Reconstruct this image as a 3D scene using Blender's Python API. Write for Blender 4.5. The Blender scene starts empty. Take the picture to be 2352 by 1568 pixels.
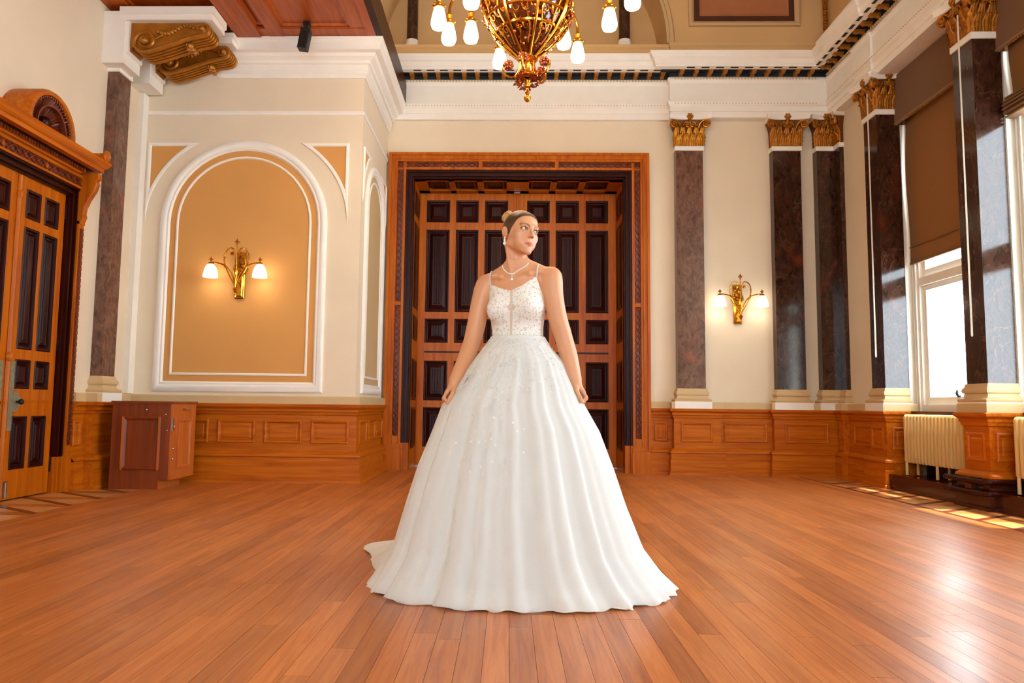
import bpy, bmesh, math, random
import numpy as np
from mathutils import Vector, Matrix
from mathutils.bvhtree import BVHTree

random.seed(7)
SC = bpy.context.scene
COL = SC.collection
PI = math.pi
R = math.radians

# ------------------------------------------------------------------ camera, sky, sun, exposure
CAM_H, F_PX = 0.87, 1670.3
pit, rol, yaw = R(5.004), R(0.697), R(-1.491)
fwd = Vector((math.sin(yaw) * math.cos(pit), math.cos(yaw) * math.cos(pit), math.sin(pit)))
rt = Vector((math.cos(yaw), -math.sin(yaw), 0))
upv = rt.cross(fwd)
RT = math.cos(rol) * rt + math.sin(rol) * upv
UP = -math.sin(rol) * rt + math.cos(rol) * upv
cd = bpy.data.cameras.new('camera')
cam = bpy.data.objects.new('camera', cd)
COL.objects.link(cam)
cam.matrix_world = Matrix(((RT.x, UP.x, -fwd.x, 0), (RT.y, UP.y, -fwd.y, 0), (RT.z, UP.z, -fwd.z, CAM_H), (0, 0, 0, 1)))
cd.sensor_width = 36
cd.lens = F_PX / 2352 * 36
cd.shift_x = 51.5 / 2352
cd.clip_start = 0.05
SC.camera = cam

W = bpy.data.worlds.new('sky')
SC.world = W
W.use_nodes = True
bg = W.node_tree.nodes['Background']
bg.inputs[0].default_value = (0.76, 0.91, 1.0, 1)
bg.inputs[1].default_value = 8.5

sd = bpy.data.lights.new('sun', 'SUN')
sun = bpy.data.objects.new('sun', sd)
COL.objects.link(sun)
sd.energy = 10.0
sd.angle = R(1.5)
sd.color = (1.0, 0.96, 0.9)
sdir = Vector((-math.cos(R(74)) * 0.96, math.cos(R(74)) * 0.28, -math.sin(R(74))))
sun.rotation_euler = sdir.to_track_quat('-Z', 'Y').to_euler()

vs = SC.view_settings
vs.view_transform = 'Standard'
vs.look = 'None'
vs.exposure = 0.78
vs.gamma = 1.0
vs.use_curve_mapping = False
SC.cycles.max_bounces = 8
SC.cycles.diffuse_bounces = 5
SC.cycles.glossy_bounces = 4
SC.cycles.transparent_max_bounces = 12
SC.cycles.caustics_reflective = False
SC.cycles.caustics_refractive = False
SC.cycles.sample_clamp_indirect = 6.0
SC.cycles.use_denoising = True

# ------------------------------------------------------------------ materials
def lin(h):
    h = h.lstrip('#')
    o = []
    for i in (0, 2, 4):
        c = int(h[i:i + 2], 16) / 255
        o.append(c / 12.92 if c <= 0.04045 else ((c + 0.055) / 1.055) ** 2.4)
    return (o[0], o[1], o[2], 1)

class NT:
    def __init__(s, name):
        s.m = bpy.data.materials.new(name)
        s.m.use_nodes = True
        s.t = s.m.node_tree
        s.b = s.t.nodes['Principled BSDF']
        s.out = s.t.nodes['Material Output']
    def n(s, typ, **kw):
        nd = s.t.nodes.new('ShaderNode' + typ)
        for k, v in kw.items():
            if k.startswith('i_'):
                key = k[2:]
                key = int(key) if key.isdigit() else key.replace('_', ' ')
                nd.inputs[key].default_value = v
            else:
                setattr(nd, k, v)
        return nd
    def l(s, a, ai, b, bi):
        s.t.links.new(a.outputs[ai], b.inputs[bi])
    def math(s, op, a, b=None, c=None):
        nd = s.n('Math', operation=op)
        for i, v in enumerate((a, b, c)):
            if v is None: continue
            if isinstance(v, (int, float)): nd.inputs[i].default_value = v
            else: s.t.links.new(v, nd.inputs[i])
        return nd.outputs[0]
    def ramp(s, fac, stops):
        r = s.n('ValToRGB')
        cr = r.color_ramp
        while len(cr.elements) < len(stops): cr.elements.new(0.5)
        for e, (p, c) in zip(cr.elements, stops):
            e.position = p
            e.color = c
        s.t.links.new(fac, r.inputs[0])
        return r.outputs[0]
    def bump(s, h, strength=0.2, dist=0.01):
        b = s.n('Bump')
        b.inputs['Strength'].default_value = strength
        b.inputs['Distance'].default_value = dist
        s.t.links.new(h, b.inputs['Height'])
        s.t.links.new(b.outputs[0], s.b.inputs['Normal'])
    def set(s, **kw):
        for k, v in kw.items():
            s.b.inputs[k.replace('_', ' ')].default_value = v
        return s

def plain(name, col, rough=0.6, metal=0.0, var=0.06, scale=6.0, bump=0.0, spec=0.5):
    n = NT(name)
    n.set(Roughness=rough, Metallic=metal)
    n.b.inputs['Specular IOR Level'].default_value = spec
    c = lin(col)
    geo = n.n('NewGeometry')
    nz = n.n('TexNoise', i_Scale=scale, i_Detail=4.0)
    n.l(geo, 'Position', nz, 'Vector')
    lo = tuple(x * (1 - var) for x in c[:3]) + (1,)
    hi = tuple(min(1, x * (1 + var)) for x in c[:3]) + (1,)
    n.t.links.new(n.ramp(nz.outputs['Fac'], [(0.3, lo), (0.7, hi)]), n.b.inputs['Base Color'])
    if bump:
        nb = n.n('TexNoise', i_Scale=scale * 12, i_Detail=3.0)
        n.l(geo, 'Position', nb, 'Vector')
        n.bump(nb.outputs['Fac'], bump, 0.004)
    return n.m

def wood(name, c1, c2, axis, rough=0.32, randomize=0.0, coat=0.0, scale=1.0, spec=0.5):
    n = NT(name)
    n.set(Roughness=rough)
    n.b.inputs['Specular IOR Level'].default_value = spec
    if coat:
        n.b.inputs['Coat Weight'].default_value = coat
        n.b.inputs['Coat Roughness'].default_value = 0.12
    geo = n.n('NewGeometry')
    info = n.n('ObjectInfo')
    add = n.n('VectorMath', operation='ADD')
    comb = n.n('CombineXYZ')
    r = n.math('MULTIPLY', info.outputs['Random'], 37.0)
    for i in range(3): n.t.links.new(r, comb.inputs[i])
    n.l(geo, 'Position', add, 0)
    n.l(comb, 0, add, 1)
    mp = n.n('Mapping')
    s = {'x': (1.2, 22, 22), 'y': (22, 1.2, 22), 'z': (22, 22, 1.2)}[axis]
    mp.inputs['Scale'].default_value = tuple(v * scale for v in s)
    n.l(add, 0, mp, 'Vector')
    nz = n.n('TexNoise', i_Scale=1.0, i_Detail=5.0, i_Roughness=0.6, i_Distortion=0.6)
    n.l(mp, 0, nz, 'Vector')
    a, b = lin(c1), lin(c2)
    col = n.ramp(nz.outputs['Fac'], [(0.28, a), (0.72, b)])
    if randomize:
        hs = n.n('HueSaturation')
        v = n.math('MULTIPLY_ADD', info.outputs['Random'], randomize * 2, 1 - randomize)
        n.t.links.new(v, hs.inputs['Value'])
        h = n.math('MULTIPLY_ADD', info.outputs['Random'], 0.02, 0.49)
        n.t.links.new(h, hs.inputs['Hue'])
        n.t.links.new(col, hs.inputs['Color'])
        col = hs.outputs[0]
    n.t.links.new(col, n.b.inputs['Base Color'])
    n.bump(nz.outputs['Fac'], 0.08, 0.003)
    return n.m

def marble(name, c1, c2, vein, red):
    n = NT(name)
    n.set(Roughness=0.13)
    geo = n.n('NewGeometry')
    mp = n.n('Mapping')
    mp.inputs['Scale'].default_value = (1, 1, 0.55)
    n.l(geo, 'Position', mp, 'Vector')
    n1 = n.n('TexNoise', i_Scale=13.0, i_Detail=8.0, i_Roughness=0.7, i_Distortion=1.2)
    n2 = n.n('TexNoise', i_Scale=2.2, i_Detail=7.0, i_Roughness=0.6, i_Distortion=2.2)
    n3 = n.n('TexNoise', i_Scale=2.6, i_Detail=5.0, i_Distortion=1.5)
    for q in (n1, n2, n3): n.l(mp, 0, q, 'Vector')
    base = n.ramp(n1.outputs['Fac'], [(0.3, lin(c1)), (0.72, lin(c2))])
    v = n.math('ABSOLUTE', n.math('SUBTRACT', n2.outputs['Fac'], 0.5))
    vm = n.ramp(v, [(0.0, (1, 1, 1, 1)), (0.010, (0, 0, 0, 1))])
    rm = n.ramp(n3.outputs['Fac'], [(0.60, (0, 0, 0, 1)), (0.74, (1, 1, 1, 1))])
    m1 = n.n('Mix', data_type='RGBA')
    n.t.links.new(n.math('MULTIPLY', rm, 0.6), m1.inputs[0])
    n.t.links.new(base, m1.inputs[6])
    m1.inputs[7].default_value = lin(red)
    m2 = n.n('Mix', data_type='RGBA')
    n.t.links.new(n.math('MULTIPLY', vm, 0.15), m2.inputs[0])
    n.t.links.new(m1.outputs[2], m2.inputs[6])
    m2.inputs[7].default_value = lin(vein)
    n.t.links.new(m2.outputs[2], n.b.inputs['Base Color'])
    return n.m

def emis(name, col, strength):
    n = NT(name)
    n.set(Roughness=0.4)
    n.b.inputs['Base Color'].default_value = (0.9, 0.9, 0.88, 1)
    n.b.inputs['Emission Color'].default_value = col
    n.b.inputs['Emission Strength'].default_value = strength
    return n.m

def floor_mat(name):
    n = NT(name)
    geo = n.n('NewGeometry')
    info = n.n('ObjectInfo')
    comb = n.n('CombineXYZ')
    r = n.math('MULTIPLY', info.outputs['Random'], 53.0)
    for i in range(3): n.t.links.new(r, comb.inputs[i])
    add = n.n('VectorMath', operation='ADD')
    n.l(geo, 'Position', add, 0)
    n.l(comb, 0, add, 1)
    mp = n.n('Mapping')
    mp.inputs['Scale'].default_value = (34, 1.6, 1)
    n.l(add, 0, mp, 'Vector')
    nz = n.n('TexNoise', i_Scale=1.0, i_Detail=6.0, i_Roughness=0.65, i_Distortion=0.9)
    n.l(mp, 0, nz, 'Vector')
    col = n.ramp(nz.outputs['Fac'], [(0.25, lin('#94481a')), (0.5, lin('#b96a30')), (0.78, lin('#cc8446'))])
    tint = n.ramp(info.outputs['Random'], [(0.0, (0.74, 0.68, 0.63, 1)), (0.2, (0.90, 0.87, 0.84, 1)), (0.5, (1, 0.98, 0.95, 1)), (0.8, (1.07, 1.04, 1.0, 1)), (1.0, (1.18, 1.14, 1.08, 1))])
    mx = n.n('Mix', data_type='RGBA', blend_type='MULTIPLY')
    mx.inputs[0].default_value = 1.0
    n.t.links.new(col, mx.inputs[6])
    n.t.links.new(tint, mx.inputs[7])
    n.t.links.new(mx.outputs[2], n.b.inputs['Base Color'])
    big = n.n('TexNoise', i_Scale=1.4, i_Detail=5.0)
    n.l(geo, 'Position', big, 'Vector')
    rr = n.n('MapRange')
    rr.inputs['From Min'].default_value = 0.3
    rr.inputs['From Max'].default_value = 0.7
    rr.inputs['To Min'].default_value = 0.28
    rr.inputs['To Max'].default_value = 0.40
    n.t.links.new(big.outputs['Fac'], rr.inputs[0])
    n.t.links.new(rr.outputs[0], n.b.inputs['Roughness'])
    n.b.inputs['Specular IOR Level'].default_value = 0.6
    n.b.inputs['Coat Weight'].default_value = 0.0
    n.bump(nz.outputs['Fac'], 0.05, 0.002)
    return n.m

def fabric(name, col, rough=0.85, weave=900.0, transl=0.0):
    n = NT(name)
    n.set(Roughness=rough)
    n.b.inputs['Sheen Weight'].default_value = 0.25
    geo = n.n('NewGeometry')
    nz = n.n('TexNoise', i_Scale=weave * 0.2, i_Detail=2.0)
    n.l(geo, 'Position', nz, 'Vector')
    c = lin(col)
    n.t.links.new(n.ramp(nz.outputs['Fac'], [(0.3, tuple(x * 0.85 for x in c[:3]) + (1,)), (0.7, c)]), n.b.inputs['Base Color'])
    if transl:
        tr = n.n('BsdfTranslucent')
        tr.inputs[0].default_value = c
        mx = n.n('MixShader')
        mx.inputs[0].default_value = transl
        n.l(n.b, 0, mx, 1)
        n.l(tr, 0, mx, 2)
        n.l(mx, 0, n.out, 0)
    return n.m

M = {}
M['cream'] = plain('cream_plaster', '#e0cfb4', 0.7, var=0.03, scale=2.0, bump=0.05)
M['white'] = plain('white_paint', '#ece7dd', 0.5, var=0.02)
M['tan'] = plain('tan_paint', '#c9ab7c', 0.6, var=0.03)
M['ochre'] = plain('ochre_paint', '#d0954e', 0.7, var=0.04, scale=1.5, bump=0.05)
M['attic'] = plain('attic_plaster', '#d8b27c', 0.75, var=0.04, scale=2.0)
M['rust'] = plain('rust_paint', '#ac6e46', 0.75, var=0.06)
M['brownline'] = plain('brown_paint', '#4a2216', 0.6)
M['navy'] = plain('navy_paint', '#0d141c', 0.6)
M['black'] = plain('black_paint', '#0b0a0a', 0.5)
M['oak_z'] = wood('oak_upright', '#9c4204', '#c66c0a', 'z', rough=0.38, spec=0.22)
M['oak_x'] = wood('oak_across', '#9c4204', '#c66c0a', 'x', rough=0.38, spec=0.22)
M['oak_y'] = wood('oak_deep', '#9c4204', '#c66c0a', 'y', rough=0.38, spec=0.22)
M['mahog_z'] = wood('mahogany_upright', '#1e0503', '#3c0e07', 'z', rough=0.34, spec=0.16)
M['mahog_x'] = wood('mahogany_across', '#1e0503', '#3c0e07', 'x', rough=0.34, spec=0.16)
M['carved'] = wood('carved_mahogany', '#4a1a0a', '#84361a', 'z', rough=0.4)
M['cabin'] = wood('cabinet_stain', '#6a2a0e', '#8c3c14', 'z', rough=0.35)
M['cabin2'] = wood('cabinet_door_stain', '#a5501c', '#c06828', 'z', rough=0.35)
M['gallery'] = wood('gallery_wood', '#8c3806', '#b85a12', 'y', rough=0.4)
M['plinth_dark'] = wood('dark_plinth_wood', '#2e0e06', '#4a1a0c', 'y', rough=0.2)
M['marble'] = marble('brown_marble', '#160a07', '#4a2c20', '#c08a66', '#6e2c18')
M['marble_l'] = marble('rosy_marble', '#3c221a', '#86604e', '#c08a68', '#a04a28')
M['gold'] = plain('gilt', '#b4741c', 0.34, metal=0.75, var=0.25, scale=18)
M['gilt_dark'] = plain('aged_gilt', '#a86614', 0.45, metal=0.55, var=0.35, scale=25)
M['bell'] = plain('shaded_gilt', '#6e3c10', 0.5, metal=0.4, var=0.4, scale=40)  # darker gilt: crevice shade behind the capital leaves put into the colour
M['bronze'] = plain('gilt_bracket', '#a86a1c', 0.38, metal=0.45, var=0.2, scale=12)
M['brass'] = plain('brass', '#d99a34', 0.16, metal=1.0, var=0.08, scale=10)
M['copper'] = plain('copper_leaf', '#b0603c', 0.3, metal=0.8, var=0.3, scale=40)
M['steel'] = plain('steel', '#b8b8b4', 0.25, metal=1.0, var=0.05)
M['iron'] = plain('dark_iron', '#2a2624', 0.4, metal=0.6, var=0.1)
M['lockplate'] = plain('green_bronze_plate', '#8c8a70', 0.45, metal=0.35, var=0.2, scale=30)
M['radiator'] = plain('radiator_enamel', '#d8b878', 0.35, var=0.04)
M['floor'] = floor_mat('floor_planks')
M['inlay_dark'] = wood('dark_inlay', '#5a2412', '#7a3a1e', 'y', rough=0.3)
M['inlay_light'] = wood('light_inlay', '#bd7c40', '#d8a468', 'y', rough=0.3)
M['under'] = plain('subfloor', '#3a1c0c', 0.8)
M['blind'] = fabric('brown_blind_cloth', '#86581f', 0.9, 900, 0.28)
M['valance'] = fabric('dark_valance_cloth', '#6e4416', 0.9, 900, 0.05)
M['fringe'] = fabric('fringe_braid', '#8a5c22', 0.8)
M['cord'] = plain('white_cord', '#d8cfc0', 0.6)
M['winwhite'] = plain('window_paint', '#e6e4dc', 0.4, var=0.02)
M['shade'] = emis('lit_opal_glass', (1.0, 0.80, 0.56, 1), 36.0)
M['shade_w'] = emis('lit_sconce_glass', (1.0, 0.88, 0.70, 1), 4.5)
def glass():
    n = NT('window_glass')
    t = n.n('BsdfTransparent')
    g = n.n('BsdfGlossy')
    g.inputs['Roughness'].default_value = 0.02
    mx = n.n('MixShader')
    mx.inputs[0].default_value = 0.05
    n.l(t, 0, mx, 1)
    n.l(g, 0, mx, 2)
    n.l(mx, 0, n.out, 0)
    return n.m
M['glass'] = glass()
def amber():
    n = NT('amber_glass')
    n.set(Roughness=0.08)
    n.b.inputs['Base Color'].default_value = lin('#3a1404')
    n.b.inputs['Coat Weight'].default_value = 1.0
    t = n.n('BsdfTransparent')
    t.inputs[0].default_value = (0.9, 0.55, 0.25, 1)
    mx = n.n('MixShader')
    mx.inputs[0].default_value = 0.35
    n.l(n.b, 0, mx, 1)
    n.l(t, 0, mx, 2)
    n.l(mx, 0, n.out, 0)
    return n.m
M['amber'] = amber()

# ------------------------------------------------------------------ builders
class MB:
    def __init__(s):
        s.v, s.f = [], []
    def add(s, vs_, fs):
        o = len(s.v)
        s.v += [tuple(p) for p in vs_]
        s.f += [tuple(i + o for i in f) for f in fs]
        return s
    def box(s, x0, x1, y0, y1, z0, z1):
        vs_ = [(x, y, z) for z in (z0, z1) for y in (y0, y1) for x in (x0, x1)]
        return s.add(vs_, [(0, 2, 3, 1), (4, 5, 7, 6), (0, 1, 5, 4), (2, 6, 7, 3), (0, 4, 6, 2), (1, 3, 7, 5)])
    def grid(s, rows, closed_u=False, cap=False):
        """rows: list of equal-length point lists"""
        o = len(s.v)
        n = len(rows[0])
        for r in rows: s.v += [tuple(p) for p in r]
        m = n if closed_u else n - 1
        for i in range(len(rows) - 1):
            for j in range(m):
                k = (j + 1) % n
                s.f.append((o + i * n + j, o + i * n + k, o + (i + 1) * n + k, o + (i + 1) * n + j))
        if cap:
            s.f.append(tuple(o + j for j in range(n))[::-1])
            s.f.append(tuple(o + (len(rows) - 1) * n + j for j in range(n)))
        return s
    def prism(s, poly, a, b, axis='y'):
        def P(p, q):
            return {'y': (p[0], q, p[1]), 'z': (p[0], p[1], q), 'x': (q, p[0], p[1])}[axis]
        return s.grid([[P(p, a) for p in poly], [P(p, b) for p in poly]], True, True)
    def lathe(s, prof, c=(0, 0, 0), n=24):
        rows = [[(c[0] + r * math.cos(2 * PI * j / n), c[1] + r * math.sin(2 * PI * j / n), c[2] + z) for j in range(n)] for r, z in prof]
        return s.grid(rows, True, False)
    def ball(s, c, r, n=10, sz=1.0):
        return s.lathe([(max(1e-4, r * math.sin(PI * i / (n // 2 + 1))), -r * sz * math.cos(PI * i / (n // 2 + 1))) for i in range(n // 2 + 2)], c, n)
    def tube(s, pts, rad, n=8, cap=True):
        pts = [Vector(p) for p in pts]
        if not hasattr(rad, '__len__'): rad = [rad] * len(pts)
        rows = []
        nrm = None
        for i, p in enumerate(pts):
            d = (pts[min(i + 1, len(pts) - 1)] - pts[max(i - 1, 0)]).normalized()
            if nrm is None:
                nrm = d.orthogonal().normalized()
            else:
                nrm = (nrm - d * nrm.dot(d)).normalized()
            b = d.cross(nrm)
            rows.append([p + rad[i] * (math.cos(2 * PI * j / n) * nrm + math.sin(2 * PI * j / n) * b) for j in range(n)])
        return s.grid(rows, True, cap)
    def rings(s, O, U, V, N, loops, fill=True):
        """loops: list of (points2d, height)"""
        O, U, V, N = Vector(O), Vector(U), Vector(V), Vector(N)
        rows = [[O + U * p[0] + V * p[1] + N * h for p in pts] for pts, h in loops]
        s.grid(rows, True, False)
        if fill:
            n = len(rows[0])
            o = len(s.v) - n
            s.f.append(tuple(range(o, o + n)))
        return s
    def panel(s, O, U, V, N, w, h, prof, fill=True):
        return s.rings(O, U, V, N, [([(i, i), (w - i, i), (w - i, h - i), (i, h - i)], d) for i, d in prof], fill)
    def sweep(s, path, prof, cap=True):
        path = [Vector((p[0], p[1])) for p in path]
        nr = []
        for i in range(len(path) - 1):
            d = (path[i + 1] - path[i]).normalized()
            nr.append(Vector((d.y, -d.x)))
        rows = []
        for i, p in enumerate(path):
            a = nr[max(i - 1, 0)]
            b = nr[min(i, len(nr) - 1)]
            m = (a + b) / max(0.2, 1 + a.dot(b))
            rows.append([(p.x + m.x * o, p.y + m.y * o, z) for o, z in prof])
        s.grid(rows, False, False)
        if cap:
            n = len(prof)
            o = len(s.v) - n * len(rows)
            s.f.append(tuple(o + j for j in range(n)))
            s.f.append(tuple(o + (len(rows) - 1) * n + j for j in range(n))[::-1])
        return s
    def xf(s, mat_):
        s.v = [tuple(mat_ @ Vector(p)) for p in s.v]
        return s
    def mesh(s, name, mat_=None, smooth=False, recalc=True):
        me = bpy.data.meshes.new(name)
        me.from_pydata(s.v, [], s.f)
        if recalc:
            bm = bmesh.new()
            bm.from_mesh(me)
            bmesh.ops.recalc_face_normals(bm, faces=bm.faces)
            bm.to_mesh(me)
            bm.free()
        if mat_ is not None: me.materials.append(M[mat_] if isinstance(mat_, str) else mat_)
        if smooth:
            me.polygons.foreach_set('use_smooth', [True] * len(me.polygons))
            if smooth != 'all':
                try: me.set_sharp_from_angle(angle=R(38))
                except Exception: pass
        me.update()
        return me

ORG = {}
def tag(o, label=None, cat=None, group=None, kind=None):
    if label: o['label'] = label
    if cat: o['category'] = cat
    if group: o['group'] = group
    if kind: o['kind'] = kind
    return o
def thing(name, label, cat, loc=(0, 0, 0), group=None, kind=None, rot=None):
    o = bpy.data.objects.new(name, None)
    o.empty_display_size = 0.1
    COL.objects.link(o)
    o.location = loc
    if rot: o.rotation_euler = rot
    ORG[o] = Vector(loc)
    return tag(o, label, cat, group, kind)
def put(name, me, parent=None, loc=None, rot=None, scale=None, label=None, kind=None):
    """loc None: mesh is in world coordinates; otherwise loc is in the parent's frame"""
    o = bpy.data.objects.new(name, me)
    COL.objects.link(o)
    if parent is not None: o.parent = parent
    if loc is None:
        base = ORG.get(parent, Vector((0, 0, 0))) if parent is not None else Vector((0, 0, 0))
        o.location = -base
        ORG[o] = Vector((0, 0, 0))
    else:
        o.location = loc
        ORG[o] = None
    if rot: o.rotation_euler = rot
    if scale: o.scale = scale
    if label: o['label'] = label
    if kind: o['kind'] = kind
    return o
def build(mb, name, mat_, parent=None, smooth=False, label=None, kind=None):
    return put(name, mb.mesh(name, mat_, smooth), parent, None, label=label, kind=kind)
def copy_tree(o, parent=None):
    c = o.copy()
    COL.objects.link(c)
    if parent is not None: c.parent = parent
    for ch in list(o.children): copy_tree(ch, c)
    return c
def struct(mb, name, mat_, label, cat, smooth=False):
    return tag(build(mb, name, mat_, None, smooth), label, cat, kind='structure')
X_, Y_, Z_ = Vector((1, 0, 0)), Vector((0, 1, 0)), Vector((0, 0, 1))
# ------------------------------------------------------------------ floor: boards, borders
FX0, FX1, FY0, FY1 = -3.62, 3.74, -5.0, 10.5
floor = thing('floor', 'orange-brown varnished oak board floor of the hall, running to the double doors', 'floor', (0, 0, 0), kind='structure')
build(MB().box(-4.6, 4.9, FY0, 10.6, -0.08, -0.022), 'subfloor', 'under', floor)
PW = 0.0905
unit = MB().box(0, 1, 0, 1, -0.02, 0).mesh('plank', 'floor')
cand = []
nrow = int(round((FX1 - FX0) / PW))
rng = random.Random(11)
for i in range(nrow):
    x = FX0 + i * (FX1 - FX0) / nrow
    y = 1.75 - rng.random() * 1.6
    while y < 10.45:
        L = rng.uniform(1.5, 3.0)
        y1 = min(y + L, 10.5)
        if y1 > 10.2: y1 = 10.5
        cand.append((x, y, y1))
        y = y1
W_ = (FX1 - FX0) / nrow
def inframe(c):
    x, y0, y1 = c
    y = max(y0, 2.25)
    if y1 <= 2.25: return -1
    vis = 0
    for k in range(4):
        yy = y + (y1 - y) * (k + 0.5) / 4
        if abs(x - 0.02 * yy) < 0.71 * yy: vis += 1 / (yy * yy)
    return vis * (y1 - y)
cand.sort(key=inframe, reverse=True)
rest = MB()
for k, (x, y0, y1) in enumerate(cand):
    if k < 296:
        put('plank', unit, floor, (x, y0 + 0.0008, 0), scale=(W_ - 0.0014, y1 - y0 - 0.0016, 1))
    else:
        rest.box(x, x + W_ - 0.0014, y0 + 0.0008, y1 - 0.0008, -0.02, 0)
for i in range(nrow):
    rest.box(FX0 + i * W_, FX0 + (i + 1) * W_ - 0.0014, FY0, 0.14, -0.02, -0.001)
build(rest, 'plank', 'floor', floor, kind='stuff')
def border(x0, x1, slant, ys, ye, nm):
    n = int((ye - ys) / 0.15)
    lo = MB()
    for i in range(n):
        y = ys + i * 0.15
        if y > 4.0:
            m = MB().box(x0 + 0.05, x1, y + 0.001, y + 0.149, -0.02, 0)
            build(m, 'border_board', 'inlay_light' if i % 3 != 1 else 'floor', floor)
        else:
            lo.box(x0 + 0.05, x1, y + 0.001, y + 0.149, -0.02, 0)
    build(lo, 'border_board', 'inlay_light', floor, kind='stuff')
    build(MB().box(x0 + 0.001, x0 + 0.049, ys, ye, -0.02, 0.0002), 'border_strip', 'inlay_dark', floor)
    k = 0
    y = ys + 0.2
    while y < ye - 0.75:
        w = 0.075
        if slant > 0: pts = [(x0 + 0.05, y), (x0 + 0.05, y + w), (x1, y + w + 0.48), (x1, y + 0.48)]
        else: pts = [(x0 + 0.05, y + 0.48), (x0 + 0.05, y + 0.48 + w), (x1, y + w), (x1, y)]
        if y > 3.4: build(MB().prism(pts, -0.01, 0.0012, 'z'), 'diagonal_inlay', 'inlay_dark', floor)
        y += 0.45
border(3.74, 4.5, 1, -5.0, 9.9, 'right')
border(-4.4, -3.62, -1, -5.0, 9.0, 'left')

# ------------------------------------------------------------------ walls and ceiling
XL, XR, YB, YR = -4.25, 4.40, 9.75, -5.0
ceil_ = struct(MB().box(-4.7, 5.0, YR - .2, 10.8, 7.8, 7.95), 'ceiling', 'attic', 'tan plaster ceiling high above the hall', 'ceiling')
wl = MB()
wl.box(-4.5, XL, YR, 5.30, 0, 7.8).box(-4.5, XL, 6.93, 10.4, 0, 7.8).box(-4.5, XL, 5.30, 6.93, 2.93, 7.8)
struct(wl, 'wall_left', 'cream', 'cream plaster wall behind the carved side door', 'wall')
wb = MB()
wb.box(-1.8, -1.44, YB, 10.1, 0, 5.55).box(1.66, 4.9, YB, 10.1, 0, 5.55).box(-1.44, 1.66, YB, 10.1, 4.06, 5.55)
back = struct(wb, 'wall_back', 'cream', 'cream plaster wall around the great double doors', 'wall')
wf = MB().box(-4.5, 5.0, YR - 0.2, YR, 0, 0.9).box(-4.5, 5.0, YR - 0.2, YR, 4.8, 7.8)
FILL_WIN = [(-3.2, -1.7), (-0.75, 0.75), (1.7, 3.2)]  # added windows, out of view, to light the front of the gown
for a, b in ((-4.5, -3.2), (-1.7, -0.75), (0.75, 1.7), (3.2, 5.0)): wf.box(a, b, YR - 0.2, YR, 0.9, 4.8)
struct(wf, 'wall_front', 'cream', 'plain cream wall behind the viewer with three added windows for front light, facing the double doors', 'wall')
for q, (a, b) in enumerate(FILL_WIN):
    t = thing('window_%d' % (q + 11), ('first', 'second', 'third')[q] + ' added tall window for front light, from the side-door wall, in the unseen end wall behind the viewer', 'window', ((a + b) / 2, YR, 0.9), kind='structure')
    f = MB().box(a, a + 0.1, YR - .15, YR - .05, 0.9, 4.8).box(b - 0.1, b, YR - .15, YR - .05, 0.9, 4.8).box(a + .1, b - .1, YR - .15, YR - .05, 0.9, 1.0).box(a + .1, b - .1, YR - .15, YR - .05, 4.7, 4.8).box(a + .1, b - .1, YR - .14, YR - .06, 2.7, 2.8).box((a + b) / 2 - .04, (a + b) / 2 + .04, YR - .14, YR - .06, 1.0, 2.7)
    build(f, 'window_frame', 'winwhite', t)
    build(MB().box(a + .1, b - .1, YR - .105, YR - .10, 1.0, 4.7), 'pane', 'glass', t)

# upper wall above the cornice with a broad arched recess
AX, AZ, AR = 0.12, 5.885, 2.03
att = MB()
N = 40
arc = [(AX + AR * math.cos(PI * i / N), AZ + AR * math.sin(PI * i / N)) for i in range(N + 1)]
att.grid([[(x, YB, z) for x, z in arc], [(x, YB, 7.95) for x, z in arc]])
att.grid([[(x, YB, z) for x, z in arc], [(x, 10.3, z) for x, z in arc]])
att.box(AX + AR, 4.9, YB, 10.3, 5.5, 7.95).box(-4.5, AX - AR, YB, 10.3, 5.5, 7.95)
att.box(-4.5, 4.9, 10.3, 10.5, 5.5, 7.95)
att.box(AX - AR, AX + AR, 9.78, 10.32, 5.5, 5.83)
upper = struct(att, 'wall_upper', 'attic', 'tan upper wall with a broad arched recess above the cornice', 'wall')
am = MB()
rows = []
for o, d in ((0.0, 0.0), (0.0, 0.04), (0.03, 0.06), (0.05, 0.045), (0.09, 0.06), (0.11, 0.03), (0.115, 0)):
    rows.append([(AX + (AR + o) * math.cos(PI * i / N), YB - d, AZ + (AR + o) * math.sin(PI * i / N)) for i in range(N + 1)])
am.grid(rows)
build(am, 'arch_moulding', 'tan', upper, True)
build(MB().sweep([(-2.2, 9.75), (2.22, 9.75), (2.22, 9.70), (4.36, 9.70), (4.36, 5.0)], [(0, 5.5), (0.03, 5.5), (0.03, 5.80), (0.05, 5.82), (0.055, 5.86), (0.02, 5.875), (0, 5.88)]), 'base_moulding', 'attic', upper)
for x in (-1.415, 1.6):
    c = MB().lathe([(0.082, 6.0), (0.08, 6.2), (0.074, 7.9)], (x, 9.93, 0), 20)
    build(c, 'small_column', 'marble', upper, True, label='small dark marble column in the arched recess')
    b = MB().box(x - 0.115, x + 0.115, 9.80, 10.05, 5.83, 5.915).lathe([(0.0, 6.03), (0.085, 6.03), (0.092, 6.0), (0.085, 5.975), (0.105, 5.96), (0.11, 5.935), (0.1, 5.912), (0, 5.912)], (x, 9.93, 0), 20)
    build(b, 'column_base', 'white', upper, True)
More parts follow.
